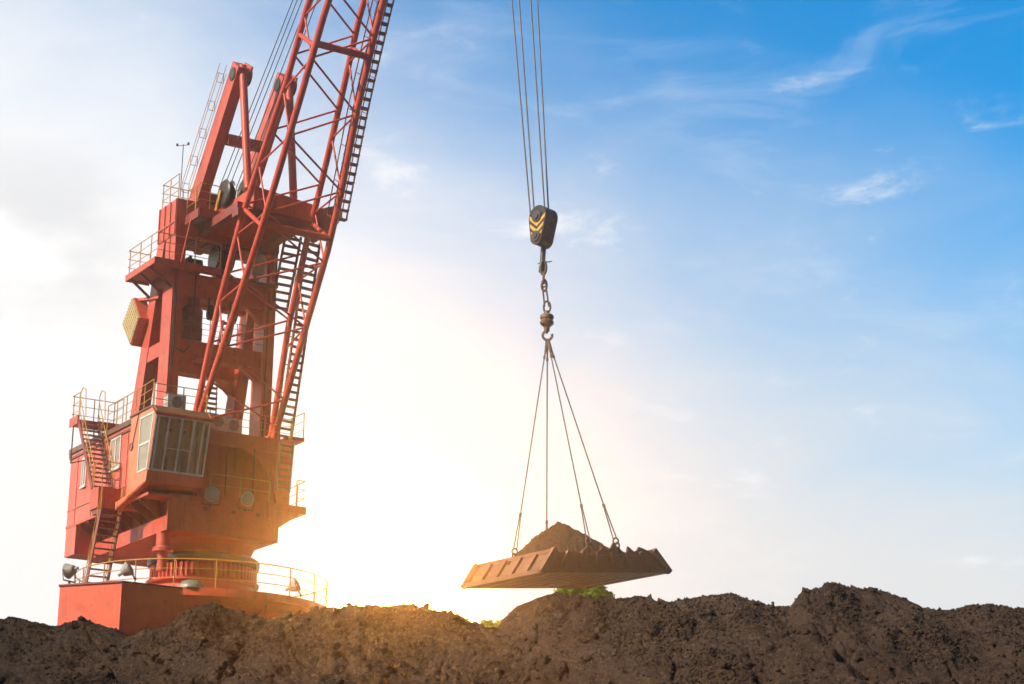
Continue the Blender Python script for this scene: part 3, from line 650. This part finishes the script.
m = MB(); m.lathe([(.0, 0), (.28, .05), (.30, .12), (.30, .85), (.22, .95), (0, 1.0)], c=(1.2, 1.3, 29.7), n=20); m.tube((1.2, 1.3, 29.4), (1.2, 1.3, 29.7), .06); m.build('oil_tank', GREY, CR)
m = MB(); m.tube((1.2, 1.5, 30.6), (1.2, 2.0, 30.65), .13, n=12); m.tube((1.2, 2.0, 30.7), (1.2, 2.0, 29.5), .1, n=12); m.build('vent_pipe', PINK, CR)
m = MB(); m.box(.2, .8, -1.85, -1.0, 26.42, 27.0); m.lathe([(.42, 0), (.42, .9), (.3, 1.0), (.3, 1.4)], c=(.5, -1.35, 26.9), n=20); m.box(.1, .25, -1.9, -.9, 26.42, 28.2); m.build('hydraulic_unit', DKRED, CR)
for bb in (-.65, .35):
    m = MB(); m.lathe([(.25, -.12), (.34, -.1), (.34, .1), (.25, .12)], c=(.85, bb, 27.75), n=20, axis=(0, 1, 0)); m.box(.8, .9, bb-.16, bb-.12, 27.6, 28.4); m.box(.8, .9, bb+.12, bb+.16, 27.6, 28.4); m.build('guide_sheave', DARK, CR)
railing('tower_railing', [(.95, -2.0, 26.42), (.95, 1.85, 26.42)], CR, step=1.3, h=1.0, mat=RUST, r=.016, mids=3)
railing('tower_railing', [(-2.6, -2.0, 22.42), (-2.6, 2.5, 22.42)], CR, step=1.3, h=1.6, mat=RUST, r=.016, mids=4)
# hanging cables on the tower
m = MB(); pts = [V((.95, -2.4, 26.6)), V((.97, -2.3, 25.9)), V((.98, -1.9, 25.75)), V((.97, -1.6, 26.1)), V((.96, -1.55, 27.5)), V((.96, -1.5, 29.3))]
for i in range(5): m.tube(pts[i], pts[i+1], .03, n=6)
m.build('hose', DARK, CR)
# diamond shaped ribbed panel box on the left side
q = [(-2.5, 28.86), (-3.47, 27.86), (-2.4, 26.7), (-1.62, 27.75)]
m = MB(); m.ab(q, -2.98, -2.93)
o = m.build('ribbed_panel', CREAM, CR)
m = MB()
for k in range(9):
    t = (k+.5)/9; p_ = V((q[0][0]*(1-t)+q[1][0]*t, 0, q[0][1]*(1-t)+q[1][1]*t)); r_ = V((q[3][0]*(1-t)+q[2][0]*t, 0, q[3][1]*(1-t)+q[2][1]*t))
    m.bar(p_+V((0, -3.0, 0)), r_+V((0, -3.0, 0)), .05, .06, (0, 1, 0))
m.build('rib', CREAM, o)
m = MB(); m.ab([(q[0][0], q[0][1]), (q[0][0]+.05, q[0][1]+.02), (q[3][0]+.05, q[3][1]), (q[3][0], q[3][1])], -2.93, -2.35); m.ab([(q[3][0], q[3][1]), (q[3][0]+.05, q[3][1]), (q[2][0]+.03, q[2][1]-.04), (q[2][0], q[2][1])], -2.93, -2.35); m.bar((-2.4, -2.6, 28.8), (-.6, -2.4, 28.5), .3, .12); m.build('panel_bracket', RED, CR)

# --- A-frame
def leg(b0, b1):
    d = V((3.75, 0, 4.9)).normalized(); nn = V((d.z, 0, -d.x)); p = V((.05, 0, 33.1)); t = V((3.95, 0, 38.15)); base = p-d*1.2
    w0, w1 = 1.0, .8
    MB().ab([(base.x, base.z), (t.x, t.z), ((t+nn*w1).x, (t+nn*w1).z), ((base+nn*w0).x, (base+nn*w0).z)], b0, b1).build('frame_leg', RED, CR)
    m = MB(); c = t-d*.45+nn*.45
    m.lathe([(.20, -.05), (.30, -.03), (.30, .03), (.16, .06), (.12, .62), (.30, .64), (.42, .66), (.42, .76), (.30, .8)], c=c+V((0, b0-.02, 0)), n=24, axis=(0, 1, 0))
    m.build('head_sheave', DARK, CR)
    m = MB(); m.ab([((t-d*.5).x, (t-d*.5).z), (t.x-.05, t.z+.1), ((t+nn*w1).x+.1, (t+nn*w1).z+.1), ((t+nn*w1-d*.6).x+.15, (t+nn*w1-d*.6).z)], b1+.1, b1+.18); m.build('cheek_plate', RED, CR)
    return t, nn
t_, nn_ = leg(-1.65, -1.17); leg(.48, .96)
MB().tube((4.35, -1.35, 37.85), (5.0, -1.1, 32.1), .17, n=14).build('frame_strut', RED2, CR)
MB().tube((4.35, .85, 37.85), (4.75, 1.15, 32.2), .17, n=14).build('frame_strut', RED2, CR)
MB().box(2.5, 2.9, -1.17, .48, 34.85, 35.25).build('frame_crossbar', RED, CR)
m = MB()   # ladder rails along the back of the left leg
for off, zz in ((0, .05), (-.32, .05), (0, .47), (-.32, .47)):
    m.tube((.1, -1.72+off, 33.2+zz), (3.5, -1.72+off, 37.65+zz), .015, n=6)
for k in range(14):
    t = k/13; p_ = V((.1, -1.72, 33.25)).lerp(V((3.5, -1.72, 37.7)), t)
    if k % 3 == 0: m.tube(p_, p_+V((0, -.32, 0)), .014, n=6); m.tube(p_, p_+V((0, 0, .42)), .014, n=6); m.tube(p_+V((0, -.32, 0)), p_+V((0, -.32, .42)), .014, n=6); m.tube(p_+V((0, 0, .42)), p_+V((0, -.32, .42)), .014, n=6)
m.build('frame_ladder', YEL, CR)
m = MB(); m.tube((1.2, -2.55, 32.6), (1.2, -2.55, 35.0), .02); m.tube((1.0, -2.75, 34.95), (1.4, -2.4, 34.95), .015); m.lathe([(.05, 0), (.05, .1)], c=(1.0, -2.75, 34.95), n=8); m.lathe([(.05, 0), (.05, .1)], c=(1.4, -2.4, 34.95), n=8); m.build('wind_gauge', DARK, CR)
# big rope sheaves in front of the A-frame
for bb, aa, zz in ((-.95, 2.5, 32.65), (.05, 2.3, 32.95)):
    m = MB(); m.lathe([(.2, -.22), (.55, -.2), (.62, -.14), (.50, -.05), (.50, .05), (.62, .14), (.55, .2), (.2, .22)], c=(aa, bb, zz), n=32, axis=(0, 1, 0)); m.build('rope_sheave', DARK, CR)
    m = MB(); m.bar((aa-.5, bb-.3, 31.7), (aa, bb-.3, zz+.1), .06, .22); m.bar((aa-.5, bb+.3, 31.7), (aa, bb+.3, zz+.1), .06, .22); m.build('sheave_bracket', YEL, CR)
# forward head girder
m = MB(); m.prism([(5.1, -.85, 31.3), (5.1, 2.15, 31.2), (5.1, 2.15, 31.95), (5.1, -.85, 32.25)], (-4.2, 0, 0)); m.build('head_girder', RED, CR)
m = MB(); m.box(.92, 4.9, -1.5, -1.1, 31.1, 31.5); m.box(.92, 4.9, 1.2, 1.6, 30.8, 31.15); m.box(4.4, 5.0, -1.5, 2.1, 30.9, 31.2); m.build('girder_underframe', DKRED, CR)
m = MB(); m.prism([(4.9, 2.15, 31.85), (4.9, 3.3, 32.3), (4.9, 3.45, 31.75), (4.9, 2.9, 30.9), (4.9, 2.15, 31.2)], (-1.6, 0, 0)); m.build('walkway_landing', RED, CR)

# --- boom
PH = R(58); cP, sP = math.cos(PH), math.sin(PH); FA, FZ = 1.9, 22.22
def BP(s, b, d): return V((FA+s*cP-d*sP, b+.45, FZ+s*sP+d*cP))
BL = 39.0
def interp(x, pts):
    return float(np.interp(x, [p[0] for p in pts], [p[1] for p in pts]))
def lb(s): return interp(s, [(0, -2.0), (3.75, -1.83), (7, -1.66), (9.7, -1.60), (13, -1.54), (18, -1.55), (39, -.75)])
def rb(s): return interp(s, [(0, 1.62), (5, 1.58), (9.7, 1.55), (15, 1.02), (19, .78), (39, .45)])
def dp(s): return interp(s, [(0, .30), (4.8, 1.68), (8.6, 2.25), (11, 2.15), (14.8, 1.8), (18, 1.85), (30, 1.6), (39, .7)])
ss = [0, 2.4, 4.8, 8.6, 11, 14.8, 18, 24, 30, 39]
m = MB()
for i in range(len(ss)-1):
    s0, s1 = ss[i], ss[i+1]
    for fb in (lb, rb):
        m.tube(BP(s0, fb(s0), 0), BP(s1, fb(s1), 0), .142, n=14, cap=False); m.tube(BP(s0, fb(s0), dp(s0)), BP(s1, fb(s1), dp(s1)), .135, n=14, cap=False)
BO = m.build('boom', RED2, CR, 'lattice boom of round red tubes')
nodes = []; s_ = 3.72; side = 0; seq = [3.72, 5.2, 6.68, 8.1, 9.7, 11.2, 13.0, 14.5, 16.3, 17.7, 19.3, 20.9, 22.5, 24.1, 25.7, 27.3, 28.9, 30.5, 32.1, 33.7, 35.3, 36.9, 38.4]
def brace(p, q, r=.044): MB().tube(p, q, r, n=8, cap=False).build('brace', RED2, BO)
prev = 0.6
for i in range(len(seq)-1):
    a, c = seq[i], seq[i+1]
    f0, f1 = (lb, rb) if i % 2 == 0 else (rb, lb)
    brace(BP(a, f0(a), 0), BP(c, f1(c), 0)); brace(BP(a-.25, f0(a), dp(a)), BP(c-.25, f1(c), dp(c)))
    if a < 31:
        # side zigzags: upper chord node to lower chord
        for fb, ph in ((lb, 0), (rb, 1)):
            if i % 2 == ph: brace(BP(a, fb(a), 0), BP(c, fb(c), dp(c)), .042)
            else: brace(BP(a, fb(a), dp(a)), BP(c, fb(c), 0), .042)
brace(BP(2.2, lb(2), 0), BP(.6, rb(0), 0)); brace(BP(2.2, lb(2), 0), BP(3.72, rb(4), .0)) if False else brace(BP(5.2, rb(5), 0), BP(3.72, lb(3.72), 0))
brace(BP(3.72, lb(3.7), 0), BP(1.9, rb(2), 0)); brace(BP(.4, lb(.5), 0), BP(1.9, rb(2), 0))
for s_ in (9.15, 16.9): MB().tube(BP(s_, lb(s_), 0), BP(s_, rb(s_), 0), .15, n=12).build('crossbar', RED2, BO)
for fb in (lb, rb):
    for s_ in (9.1, 16.8): MB().tube(BP(s_, fb(s_), 0), BP(s_+.1, fb(s_), dp(s_)), .10, n=12).build('crossbar', RED2, BO)
    m = MB(); c = BP(0, fb(0), .1); m.tube(c+V((0, -.3, 0)), c+V((0, .3, 0)), .16, n=14); m.box(c.x-.25, c.x+.2, fb(0)+.17, fb(0)+.25, c.z-.45, c.z+.15); m.box(c.x-.25, c.x+.2, fb(0)+.65, fb(0)+.73, c.z-.45, c.z+.15); m.build('foot_pin', RED2, BO)
m = MB(); c = BP(38.9, -.15, .4)
m.lathe([(.4, -.5), (.55, -.45), (.45, -.3), (.55, -.15), (.45, 0), (.55, .15), (.45, .3), (.55, .45), (.4, .5)], c=c, n=28, axis=(0, 1, 0)); m.build('tip_sheave', DARK, BO)
# walkway with rungs up the right side of the boom
m = MB(); wa, wb = 9.9, 37.5
def WP(s, e, d=0.): return BP(s, rb(s)+.16+e, .75+d)
for e in (0, .66):
    for i in range(18):
        s0 = wa+(wb-wa)*i/18; s1 = wa+(wb-wa)*(i+1)/18; m.bar(WP(s0, e), WP(s1, e), .045, .12, (0, 0, 1)); m.tube(WP(s0, e, .55), WP(s1, e, .55), .028, n=6, cap=False); m.tube(WP(s0, e, .55), WP(s0, e), .02, n=6)
s0 = wa
while s0 < wb: c_ = WP(s0, 0); m.bar(c_, WP(s0, .66), .27, .05, (0, 0, 1)); s0 += .40
m.build('walkway', DKRED, BO)
# tower stair on the right side
def tstair(p0, p1, w, n, nm='tower_stair', mat=DKRED):
    p0, p1, w = V(p0), V(p1), V(w); m = MB(); d = p1-p0
    for q in (0, 1): m.bar(p0+w*q, p1+w*q, .05, .14)
    for i in range(n): c = p0+d*((i+.5)/n); m.bar(c, c+w, .26, .05)
    return m.build(nm, mat, CR)
tstair((3.1, 2.7, 31.1), (1.35, 2.55, 22.5), (-.1, .66, 0), 27)
tstair((1.95, 2.2, 31.6), (1.0, 2.1, 28.3), (0, .75, 0), 10)
tstair((-3.6, 1.0, 25.8), (-3.0, .8, 22.5), (0, .75, 0), 13)
tstair((-1.9, 1.15, 28.4), (-2.6, 1.0, 26.0), (0, .5, 0), 9)
m = MB()
for bb in (2.42, 2.62): m.tube((2.7, bb, 29.9), (1.9, bb-.1, 23.8), .018, n=6)
for t in (.1, .3, .5, .7, .9): p_ = V((2.7, 2.42, 29.9)).lerp(V((1.9, 2.32, 23.8)), t); m.tube(p_, p_+V((0, .2, 0)), .03, n=6)
m.build('cable_run', YEL, CR)
# ropes from the A-frame sheaves to the boom tip
tipT = BP(38.5, -.2, 1.0)
for i, (bb, tb) in enumerate(((-1.05, -.45), (-.85, -.30), (-.62, -.15), (-.30, .0), (-.05, .12), (.15, .24))):
    st = V((2.0, bb, 33.2)); MB().tube(st, V((tipT.x-.6, tb, tipT.z+3.5)) if False else BP(38.5, tb, 1.0), .022, n=6, cap=False).build('luffing_rope', ROPE, CR)

# --- lamps, air conditioners
def floodlight():
    m = MB(); m.lathe([(.10, -.32), (.17, -.28), (.24, -.12), (.30, 0), (.32, .05)], n=24, axis=(1, 0, 0)); m.lathe([(.06, -.48), (.06, -.3)], n=10, axis=(1, 0, 0))
    o = m.build('floodlight', GREY, CR); MB().lathe([(.29, .03), (.24, .09), (.12, .13), (0, .14)], n=24, axis=(1, 0, 0)).build('lens', LENS, o)
    m = MB(); m.tube((0, -.36, 0), (0, .36, 0), .02, n=6); m.tube((0, -.36, 0), (0, -.36, -.42), .02, n=6); m.tube((0, .36, 0), (0, .36, -.42), .02, n=6); m.tube((0, -.36, -.42), (0, .36, -.42), .03, n=6); m.tube((0, 0, -.42), (0, 0, -.52), .05, n=8); m.build('yoke', RUST, o); return o
fl = floodlight()
for i, (p, rot) in enumerate((((3.2, -1.2, 19.3), (0, R(8), R(-12))), ((3.2, .38, 19.28), (0, R(8), R(10))), ((2.4, -6.8, 15.65), (0, R(10), R(-150))), ((4.45, -5.1, 15.62), (0, R(-35), R(60))), ((4.75, 2.05, 15.65), (0, R(-25), R(55))))):
    if i == 0: fl.location = p; fl.rotation_euler = rot
    else: copy_part(fl, CR, p, rot)
def aircon(sx, sy, sz):
    m = MB(); m.box(-sx/2, sx/2, -sy/2, sy/2, 0, sz); o = m.build('air_conditioner', WHITE, CR)
    m = MB(); m.lathe([(.02, 0), (.22, .0), (.24, .03)], c=(sx/2+.003, 0, sz*.5), n=20, axis=(1, 0, 0))
    for k in range(6): m.box(-sx/2+.05, sx/2-.05, -sy/2-.02, -sy/2, .08+k*sz/7, .10+k*sz/7)
    m.build('grille', GREY, o); return o
a1 = aircon(.45, .8, .65); a1.location = (2.9, -2.95, 22.62)
a2 = copy_part(a1, CR, (1.3, -.35, 22.5)); a3 = copy_part(a1, CR, (1.0, .5, 22.5))

# ------------------------------------------------------------------ the load
TIP = CR  # tip sheave position in world
tipw = C_(*BP(38.9, -.15, .4))
hb_top = V((.89, 65.17, 25.16)); hb_bot = V((.91, 65.17, 23.6))
lows = [V((.55, 65.2, 24.75)), V((.68, 65.25, 24.75)), V((1.02, 65.2, 24.85)), V((1.15, 65.3, 24.8))]
tops_dx = [-.17, .08, .48, .71]
for i, p in enumerate(lows):
    k = (54.9-p.z)/(32.97-p.z)
    q = V((p.x+(tops_dx[i]-p.x)*k, p.y+(66.3-p.y)*k, 54.9))
    q = V((p.x+(tops_dx[i]-p.x)*k, p.y+.9*(q.y-p.y), 54.6))
    o = MB().tube(p, q, .026, n=8, cap=False).build('hoist_rope', ROPE)
    tag(o, ['leftmost of the four steel hoist ropes above the striped hook block', 'second hoist rope from the left above the striped hook block', 'third hoist rope from the left above the striped hook block', 'rightmost of the four steel hoist ropes above the striped hook block'][i], 'rope', 'hoist ropes')
# hook block: tapering cheek plates with chevrons, two sheaves between
HB = empty('hook_block', (.9, 65.17, 23.6), R(-44)); HB.rotation_euler = (Matrix.Rotation(R(3), 3, 'Y') @ Matrix.Rotation(R(-44), 3, 'Z')).to_euler(); tag(HB, 'black and yellow striped hook block hanging from the four hoist ropes', 'hook block')
def teardrop(n=14, r1=.39, r2=.25, h=1.02):
    pts = []
    for i in range(n+1): t = math.pi*(-.08+1.16*i/n); pts.append((r1*math.cos(t), h+r1*math.sin(t)))
    for i in range(n+1): t = math.pi*(1.08+.84*i/n); pts.append((r2*math.cos(t), r2+.05+r2*math.sin(t)))
    return pts
td = teardrop()
# local x: across the cheek, y: block thickness direction (cheek faces -y), z up
m = MB(); m.prism([(x, -.26, z) for x, z in td], (0, .05, 0)); m.prism([(x, .26, z) for x, z in td], (0, .05, 0)); m.build('cheek_plate', BLACKP, HB)
m = MB(); m.prism([(x*.98, -.20, z) for x, z in td], (0, .46, 0)); m.build('sheave_guard', BLACKP, HB)
m = MB(); m.lathe([(.05, -.30), (.13, -.30), (.13, -.265), (.24, -.265), (.24, -.25)], c=(0, 0, 1.0), n=20, axis=(0, 1, 0)) if False else None
m.tube((-.02, -.26, 1.02), (-.02, -.31, 1.02), .2, n=24); m.tube((-.02, -.31, 1.02), (-.02, -.36, 1.02), .11, n=16); m.build('axle_cap', DARK, HB); m = MB(); m.tube((0, -.26, .34), (0, -.31, .34), .18, n=24); m.tube((0, -.31, .34), (0, -.35, .34), .09, n=16); m.build('axle_cap', DARK, HB)
m = MB(); yy = -.268
def clipx(z):   # half width of the cheek at height z
    if z > 1.0: return max(0, (.39**2-(z-1.0)**2))**.5
    if z < .32: return max(0, (.25**2-(z-.32)**2))**.5
    return .25+(.39-.25)*(z-.32)/.68
for z_, w_ in ((.80, .15), (.55, .13), (.34, .09)):
    L_ = []; R_ = []
    for sgn in (-1, 1):
        xs_ = [0, clipx(z_+.05)*.85]
        m.prism([(0.0, yy, z_-.12), (sgn*clipx(z_)*.93, yy, z_+.16*clipx(z_)/.4), (sgn*clipx(z_+w_)*.93, yy, z_+w_+.16*clipx(z_)/.4), (0.0, yy, z_-.12+w_)], (0, .008, 0))
m.build('warning_stripe', YELP, HB)
m = MB(); m.tube((0, .12, -.75), (0, .12, .2), .09, n=14); m.tube((0, .12, -.80), (0, .12, -.62), .11, n=14); m.tube((-.2, .12, -.47), (.42, .12, -.5), .02, n=6); m.build('shank', DARK, HB)

# chain and swivel
CH = empty('swivel_chain', (1.0, 65.17, 20.6)); tag(CH, 'rusty chain and swivel linking the striped hook block to the slings', 'chain')
def link(mb, c, axis, L_=.2, r=.035, w=.5): mb.torus(c, axis, L_, r, n=16, m=6, stretch=(w, 1))
top = V((-.02, 0, 2.2)); bot = V((.12, 0, .95))
m = MB(); c = V((-.01, 0, 2.32)); link(m, c, (0, 1, 0), .24, .045, .38); m.build('shackle', CHAINM, CH)
for i, zc in enumerate((1.98, 1.72)):
    MB(); mm = MB(); link(mm, V((0+.02*i, 0, zc)), (1, 0, 0) if i == 0 else (0, 1, 0), .19, .045, .4); mm.build('link', CHAINM, CH)
m = MB()
for dx in (-.055, .055): m.tube((.03+dx, 0, 1.62), (.11+dx*1.3, 0, 1.0), .03, n=8)
m.torus((.03, 0, 1.6), (0, 1, 0), .07, .03, a0=0, a1=math.pi, n=10); m.build('double_sling', CHAINM, CH)
m = MB(); link(m, V((.12, 0, .98)), (0, 1, 0), .2, .035, .55); m.build('link', CHAINM, CH)
m = MB(); m.lathe([(.08, .85), (.09, .76), (.16, .74), (.22, .69), (.23, .60), (.19, .56), (.19, .52), (.23, .48), (.22, .40), (.15, .34), (.10, .30), (.09, .16)], c=(.12, 0, 0), n=20); m.build('swivel_body', CHAINM, CH)
m = MB(); m.torus((.14, 0, .02), (0, 1, 0), .15, .045, a0=R(-200), a1=R(60), n=18); m.tube((.12, 0, .18), (.10, 0, .1), .06); m.build('hook', CHAINM, CH)

# pan
Np = V((.95, 61.9, 12.33)); e1 = V((-.61, .79, 0)); e2 = V((.79, .61, .113)).normalized(); e3 = e2.cross(e1).normalized()
if e3.z < 0: e3 = -e3
PA, PB = 3.9, 5.2
PN = empty('loading_pan', Np+e1*PA/2+e2*PB/2); tag(PN, 'rusty flat steel loading pan hanging from four slings, heaped with soil', 'skip')
ctr = V(PN.location)
def PP(u, v, h): return (Np+e1*u+e2*v+e3*h)-ctr     # in the pan's own frame
ins = .60; HT = .70
def panpt(u, v, h): # inset grows with height
    k = ins*h/HT; uu = u; vv = PB/2+(v-PB/2)*(1-2*k/PB); return PP(uu, vv, h)
b0 = [panpt(0, 0, 0), panpt(PA, 0, 0), panpt(PA, PB, 0), panpt(0, PB, 0)]
m = MB(); m.prism(b0, e3*.05)
for k in range(9):   # floor joists beneath
    v = .4+k*(PB-.8)/8; m.bar(PP(.3, v, .0), PP(PA-.3, v, .0), .06, .03, e3)
m.build('pan_floor', SKIP, PN)
def wall(c0, c1, thick_in, jag=None):
    """c0,c1: (u,v) corners of one side"""
    m = MB(); n_ = 26; outer = []; 
    mid = V((PA/2, PB/2)); 
    a_, b_ = V(c0), V(c1); e_ = (b_-a_).normalized(); inn = V((-e_.y, e_.x)); 
    if (mid-a_).dot(inn) < 0: inn = -inn
    vs = []
    for i in range(n_+1):
        t = i/n_; q = a_+(b_-a_)*t; h = HT+(jag(t) if jag else 0)
        for (dd, hh) in ((.07, .12), (.07, h), (.14, h), (.14, .12)):
            w_ = q+inn*dd; vs.append(panpt(w_.x, w_.y, hh))
    fs = []
    for i in range(n_):
        for j in range(4): fs.append((i*4+j, i*4+(j+1) % 4, (i+1)*4+(j+1) % 4, (i+1)*4+j))
    fs += [(0, 1, 2, 3), (n_*4+3, n_*4+2, n_*4+1, n_*4)]
    m.add(vs, fs)
    o = m.build('pan_wall', SKIP, PN)
    L_ = (b_-a_).length; m = MB()
    def P3(s_, dd, hh): w_ = a_+e_*s_+inn*dd; return panpt(w_.x, w_.y, hh)
    m.bar(P3(0, .03, .07), P3(L_, .03, .07), .14, .14, e3)                # lower flange
    m.build('lower_flange', SKIP, o)
    if not jag: m = MB(); m.bar(P3(.03, .05, HT-.02), P3(L_-.03, .05, HT-.02), .13, .11, e3); m.build('top_rail', SKIP, o)
    else:
        m = MB(); m.bar(P3(.05, .055, HT-.12), P3(L_-.05, .055, HT-.12), .09, .07, e3); m.build('top_rail', SKIP, o)
    nn_ = max(3, round(L_/.72))
    for i in range(nn_+1):
        s_ = .06+(L_-.12)*i/nn_; MB().bar(P3(s_, .03, .08), P3(s_, .03, HT-.06), .13, .12, tuple(inn.x*e1+inn.y*e2)).build('wall_rib', SKIP, o)
    return o
def jagf(t):
    r = .05*math.sin(t*23)+.03*math.sin(t*57+1)
    for c_, h_, w_ in ((.62, .26, .035), (.50, .22, .035), (.76, .22, .02), (.9, .06, .05), (.35, .15, .05)): r += h_*math.exp(-((t-c_)/w_)**2)
    return r-.10+.10*t
wall((0, 0), (PA, 0), 0); wall((0, 0), (0, PB), 0, jagf); wall((PA, 0), (PA, PB), 0); wall((0, PB), (PA, PB), 0)
# corner posts
for u, v in ((0, 0), (PA, 0), (0, PB), (PA, PB)):
    MB().bar(panpt(u, v, .02), panpt(u, v, HT+.02), .16, .16, tuple(e1)).build('corner_post', SKIP, PN)
# lifting eyes: left wall, far wall, front wall (two)
eyes = [(PA*.55, .10, .08), (PA-.08, PB*.70, .05), (.10, PB*.36, .14), (.10, PB*.66, .16)]
eyew = []
for u, v, hh in eyes:
    c = panpt(u, v, HT+hh); m = MB(); m.torus(c, tuple(e1 if v > .2 else e2), .085, .028, n=16); m.bar(panpt(u, v, HT-.2), panpt(u, v, HT+hh-.08), .10, .06, tuple(e1)); m.build('lifting_eye', CHAINM, PN); eyew.append(c+ctr)
# soil heaped in the pan
gu = np.linspace(0.12, PA-.12, 150); gv = np.linspace(.12, PB-.12, 200); U, Vv = np.meshgrid(gu, gv)
pu, pv = PA*.55, PB*.50
dist = np.sqrt(((U-pu)*1.0)**2+((Vv-pv)*.95)**2); Hh = np.maximum(1.92-.62*np.sqrt(dist**2+.012), .42+.1*(fbm(U*1.3, Vv*1.3, 3, 5)))
Hh = np.minimum(Hh, 1.86); Hh = Hh+.16*(fbm(U*2.6, Vv*2.6, 4, 8)-.5)+.13*(fbm(U*9, Vv*9, 3, 18, .7)-.5)
edge = np.minimum(np.minimum(U-.12, PA-.12-U), np.minimum(Vv-.12, PB-.12-Vv)); Hh = np.minimum(Hh, .58+edge*1.1)
base = np.array(Np); E1, E2, E3 = (np.array(x) for x in (e1, e2, e3))
kk = ins*np.clip(Hh, 0, .6)/HT
UU = U; VV = PB/2+(Vv-PB/2)*(1-2*kk/PB)
P = base+E1*UU[..., None]+E2*VV[..., None]+E3*Hh[..., None]
tag(grid_mesh('soil_heap', P[..., 0], P[..., 1], P[..., 2], ORE), 'pointed heap of brown soil lying in the hanging pan', 'soil heap')
# slings
ringp = V((1.14, 65.17, 20.55))
labels = ['leftmost wire sling from the swivel hook to the pan', 'sling running down behind the soil heap in the pan', 'sling ending at the front wall, second from the right', 'rightmost sling, slanting down to the right of the pan']
for i, e in enumerate(eyew):
    rt_ = empty('sling', e); tag(rt_, labels[i], 'sling', 'four slings carrying the pan')
    L0 = ringp-e; d = L0.normalized()
    m = MB(); m.tube(d*1.35, L0-d*.7, .021, n=8); m.build('wire_rope', ROPE, rt_)
    m = MB(); side = d.cross(V((0, 1, 0))).normalized()
    for q in (-1, 1): m.tube(d*.25+side*.05*q, d*1.2+side*.02*q, .020, n=6); m.tube(d*1.2+side*.02*q, d*1.4, .02, n=6)
    m.tube(d*1.30, d*1.42, .045, n=8); m.build('eye_splice', CHAINM, rt_); m = MB()
    for q in (-1, 1): m.tube(L0-d*.72, L0-d*.1+side*.03*q, .022, n=6)
    m.tube(L0-d*.76, L0-d*.66, .04, n=8); m.build('eye_splice', CHAINM, rt_)
    m = MB(); m.torus(d*.15, tuple(side.cross(d)), .10, .03, n=14, stretch=(.8, 1)); m.build('shackle', CHAINM, rt_)

# ------------------------------------------------------------------ trees behind the mound
def tree(x, y, h, cr, label, seed):
    rr = random.Random(seed); t = empty('tree', (x, y, 0)); tag(t, label, 'tree', 'trees behind the mound')
    m = MB(); m.tube((0, 0, 0), (.1, .05, h*.55), .22, .12, n=10); ends = []
    for k in range(9):
        a = rr.uniform(0, 6.28); p = V((.1, .05, h*rr.uniform(.4, .55))); q = V((math.cos(a)*cr*.6, math.sin(a)*cr*.6, h-cr*rr.uniform(.3, 1.2))); m.tube(p, q, .08, .03, n=6); ends.append(q)
    m.build('trunk', BARK, t)
    m = MB(); cl = [(V((rr.gauss(0, cr*.40), rr.gauss(0, cr*.40), h-cr*.62+rr.gauss(0, cr*.22))), cr*rr.uniform(.28, .45)) for _ in range(22)]+[(q, cr*.3) for q in ends]
    for c, r_ in cl:
        for _ in range(260):
            d = V((rr.gauss(0, 1), rr.gauss(0, 1), rr.gauss(0, .75))).normalized()*r_*rr.uniform(.35, 1.1); p = c+d
            if p.z > h: continue
            a = V((rr.gauss(0, 1), rr.gauss(0, 1), rr.gauss(0, .5))).normalized(); b_ = a.orthogonal().normalized(); L_ = rr.uniform(.06, .12)
            m.add([p-a*L_, p+b_*L_*.45, p+a*L_, p-b_*L_*.45], [(0, 1, 2, 3)])
    m.build('crown', LEAF, t)
tree(2.45, 72, 13.72, .85, 'bright green tree top showing over the mound beneath the pan', 3)
tree(-.42, 72, 12.35, .75, 'small sprig of green in the dip of the mound crest', 5)

# ------------------------------------------------------------------ haze volume added to spread warm sun glow over crane and soil
hz = MB().box(-75, 75, -6, 135, -1, 72).build('haze', bpy.data.materials.new('added_haze'))
tag(hz, kind='stuff'); hm = hz.data.materials[0]; hm.use_nodes = True; ht = hm.node_tree; ht.nodes.clear()
pv = N('ShaderNodeVolumePrincipled', ht); pv.inputs['Color'].default_value = (1, .88, .70, 1); pv.inputs['Density'].default_value = .0011; pv.inputs['Anisotropy'].default_value = .955
ho = N('ShaderNodeOutputMaterial', ht); ht.links.new(pv.outputs[0], ho.inputs['Volume'])
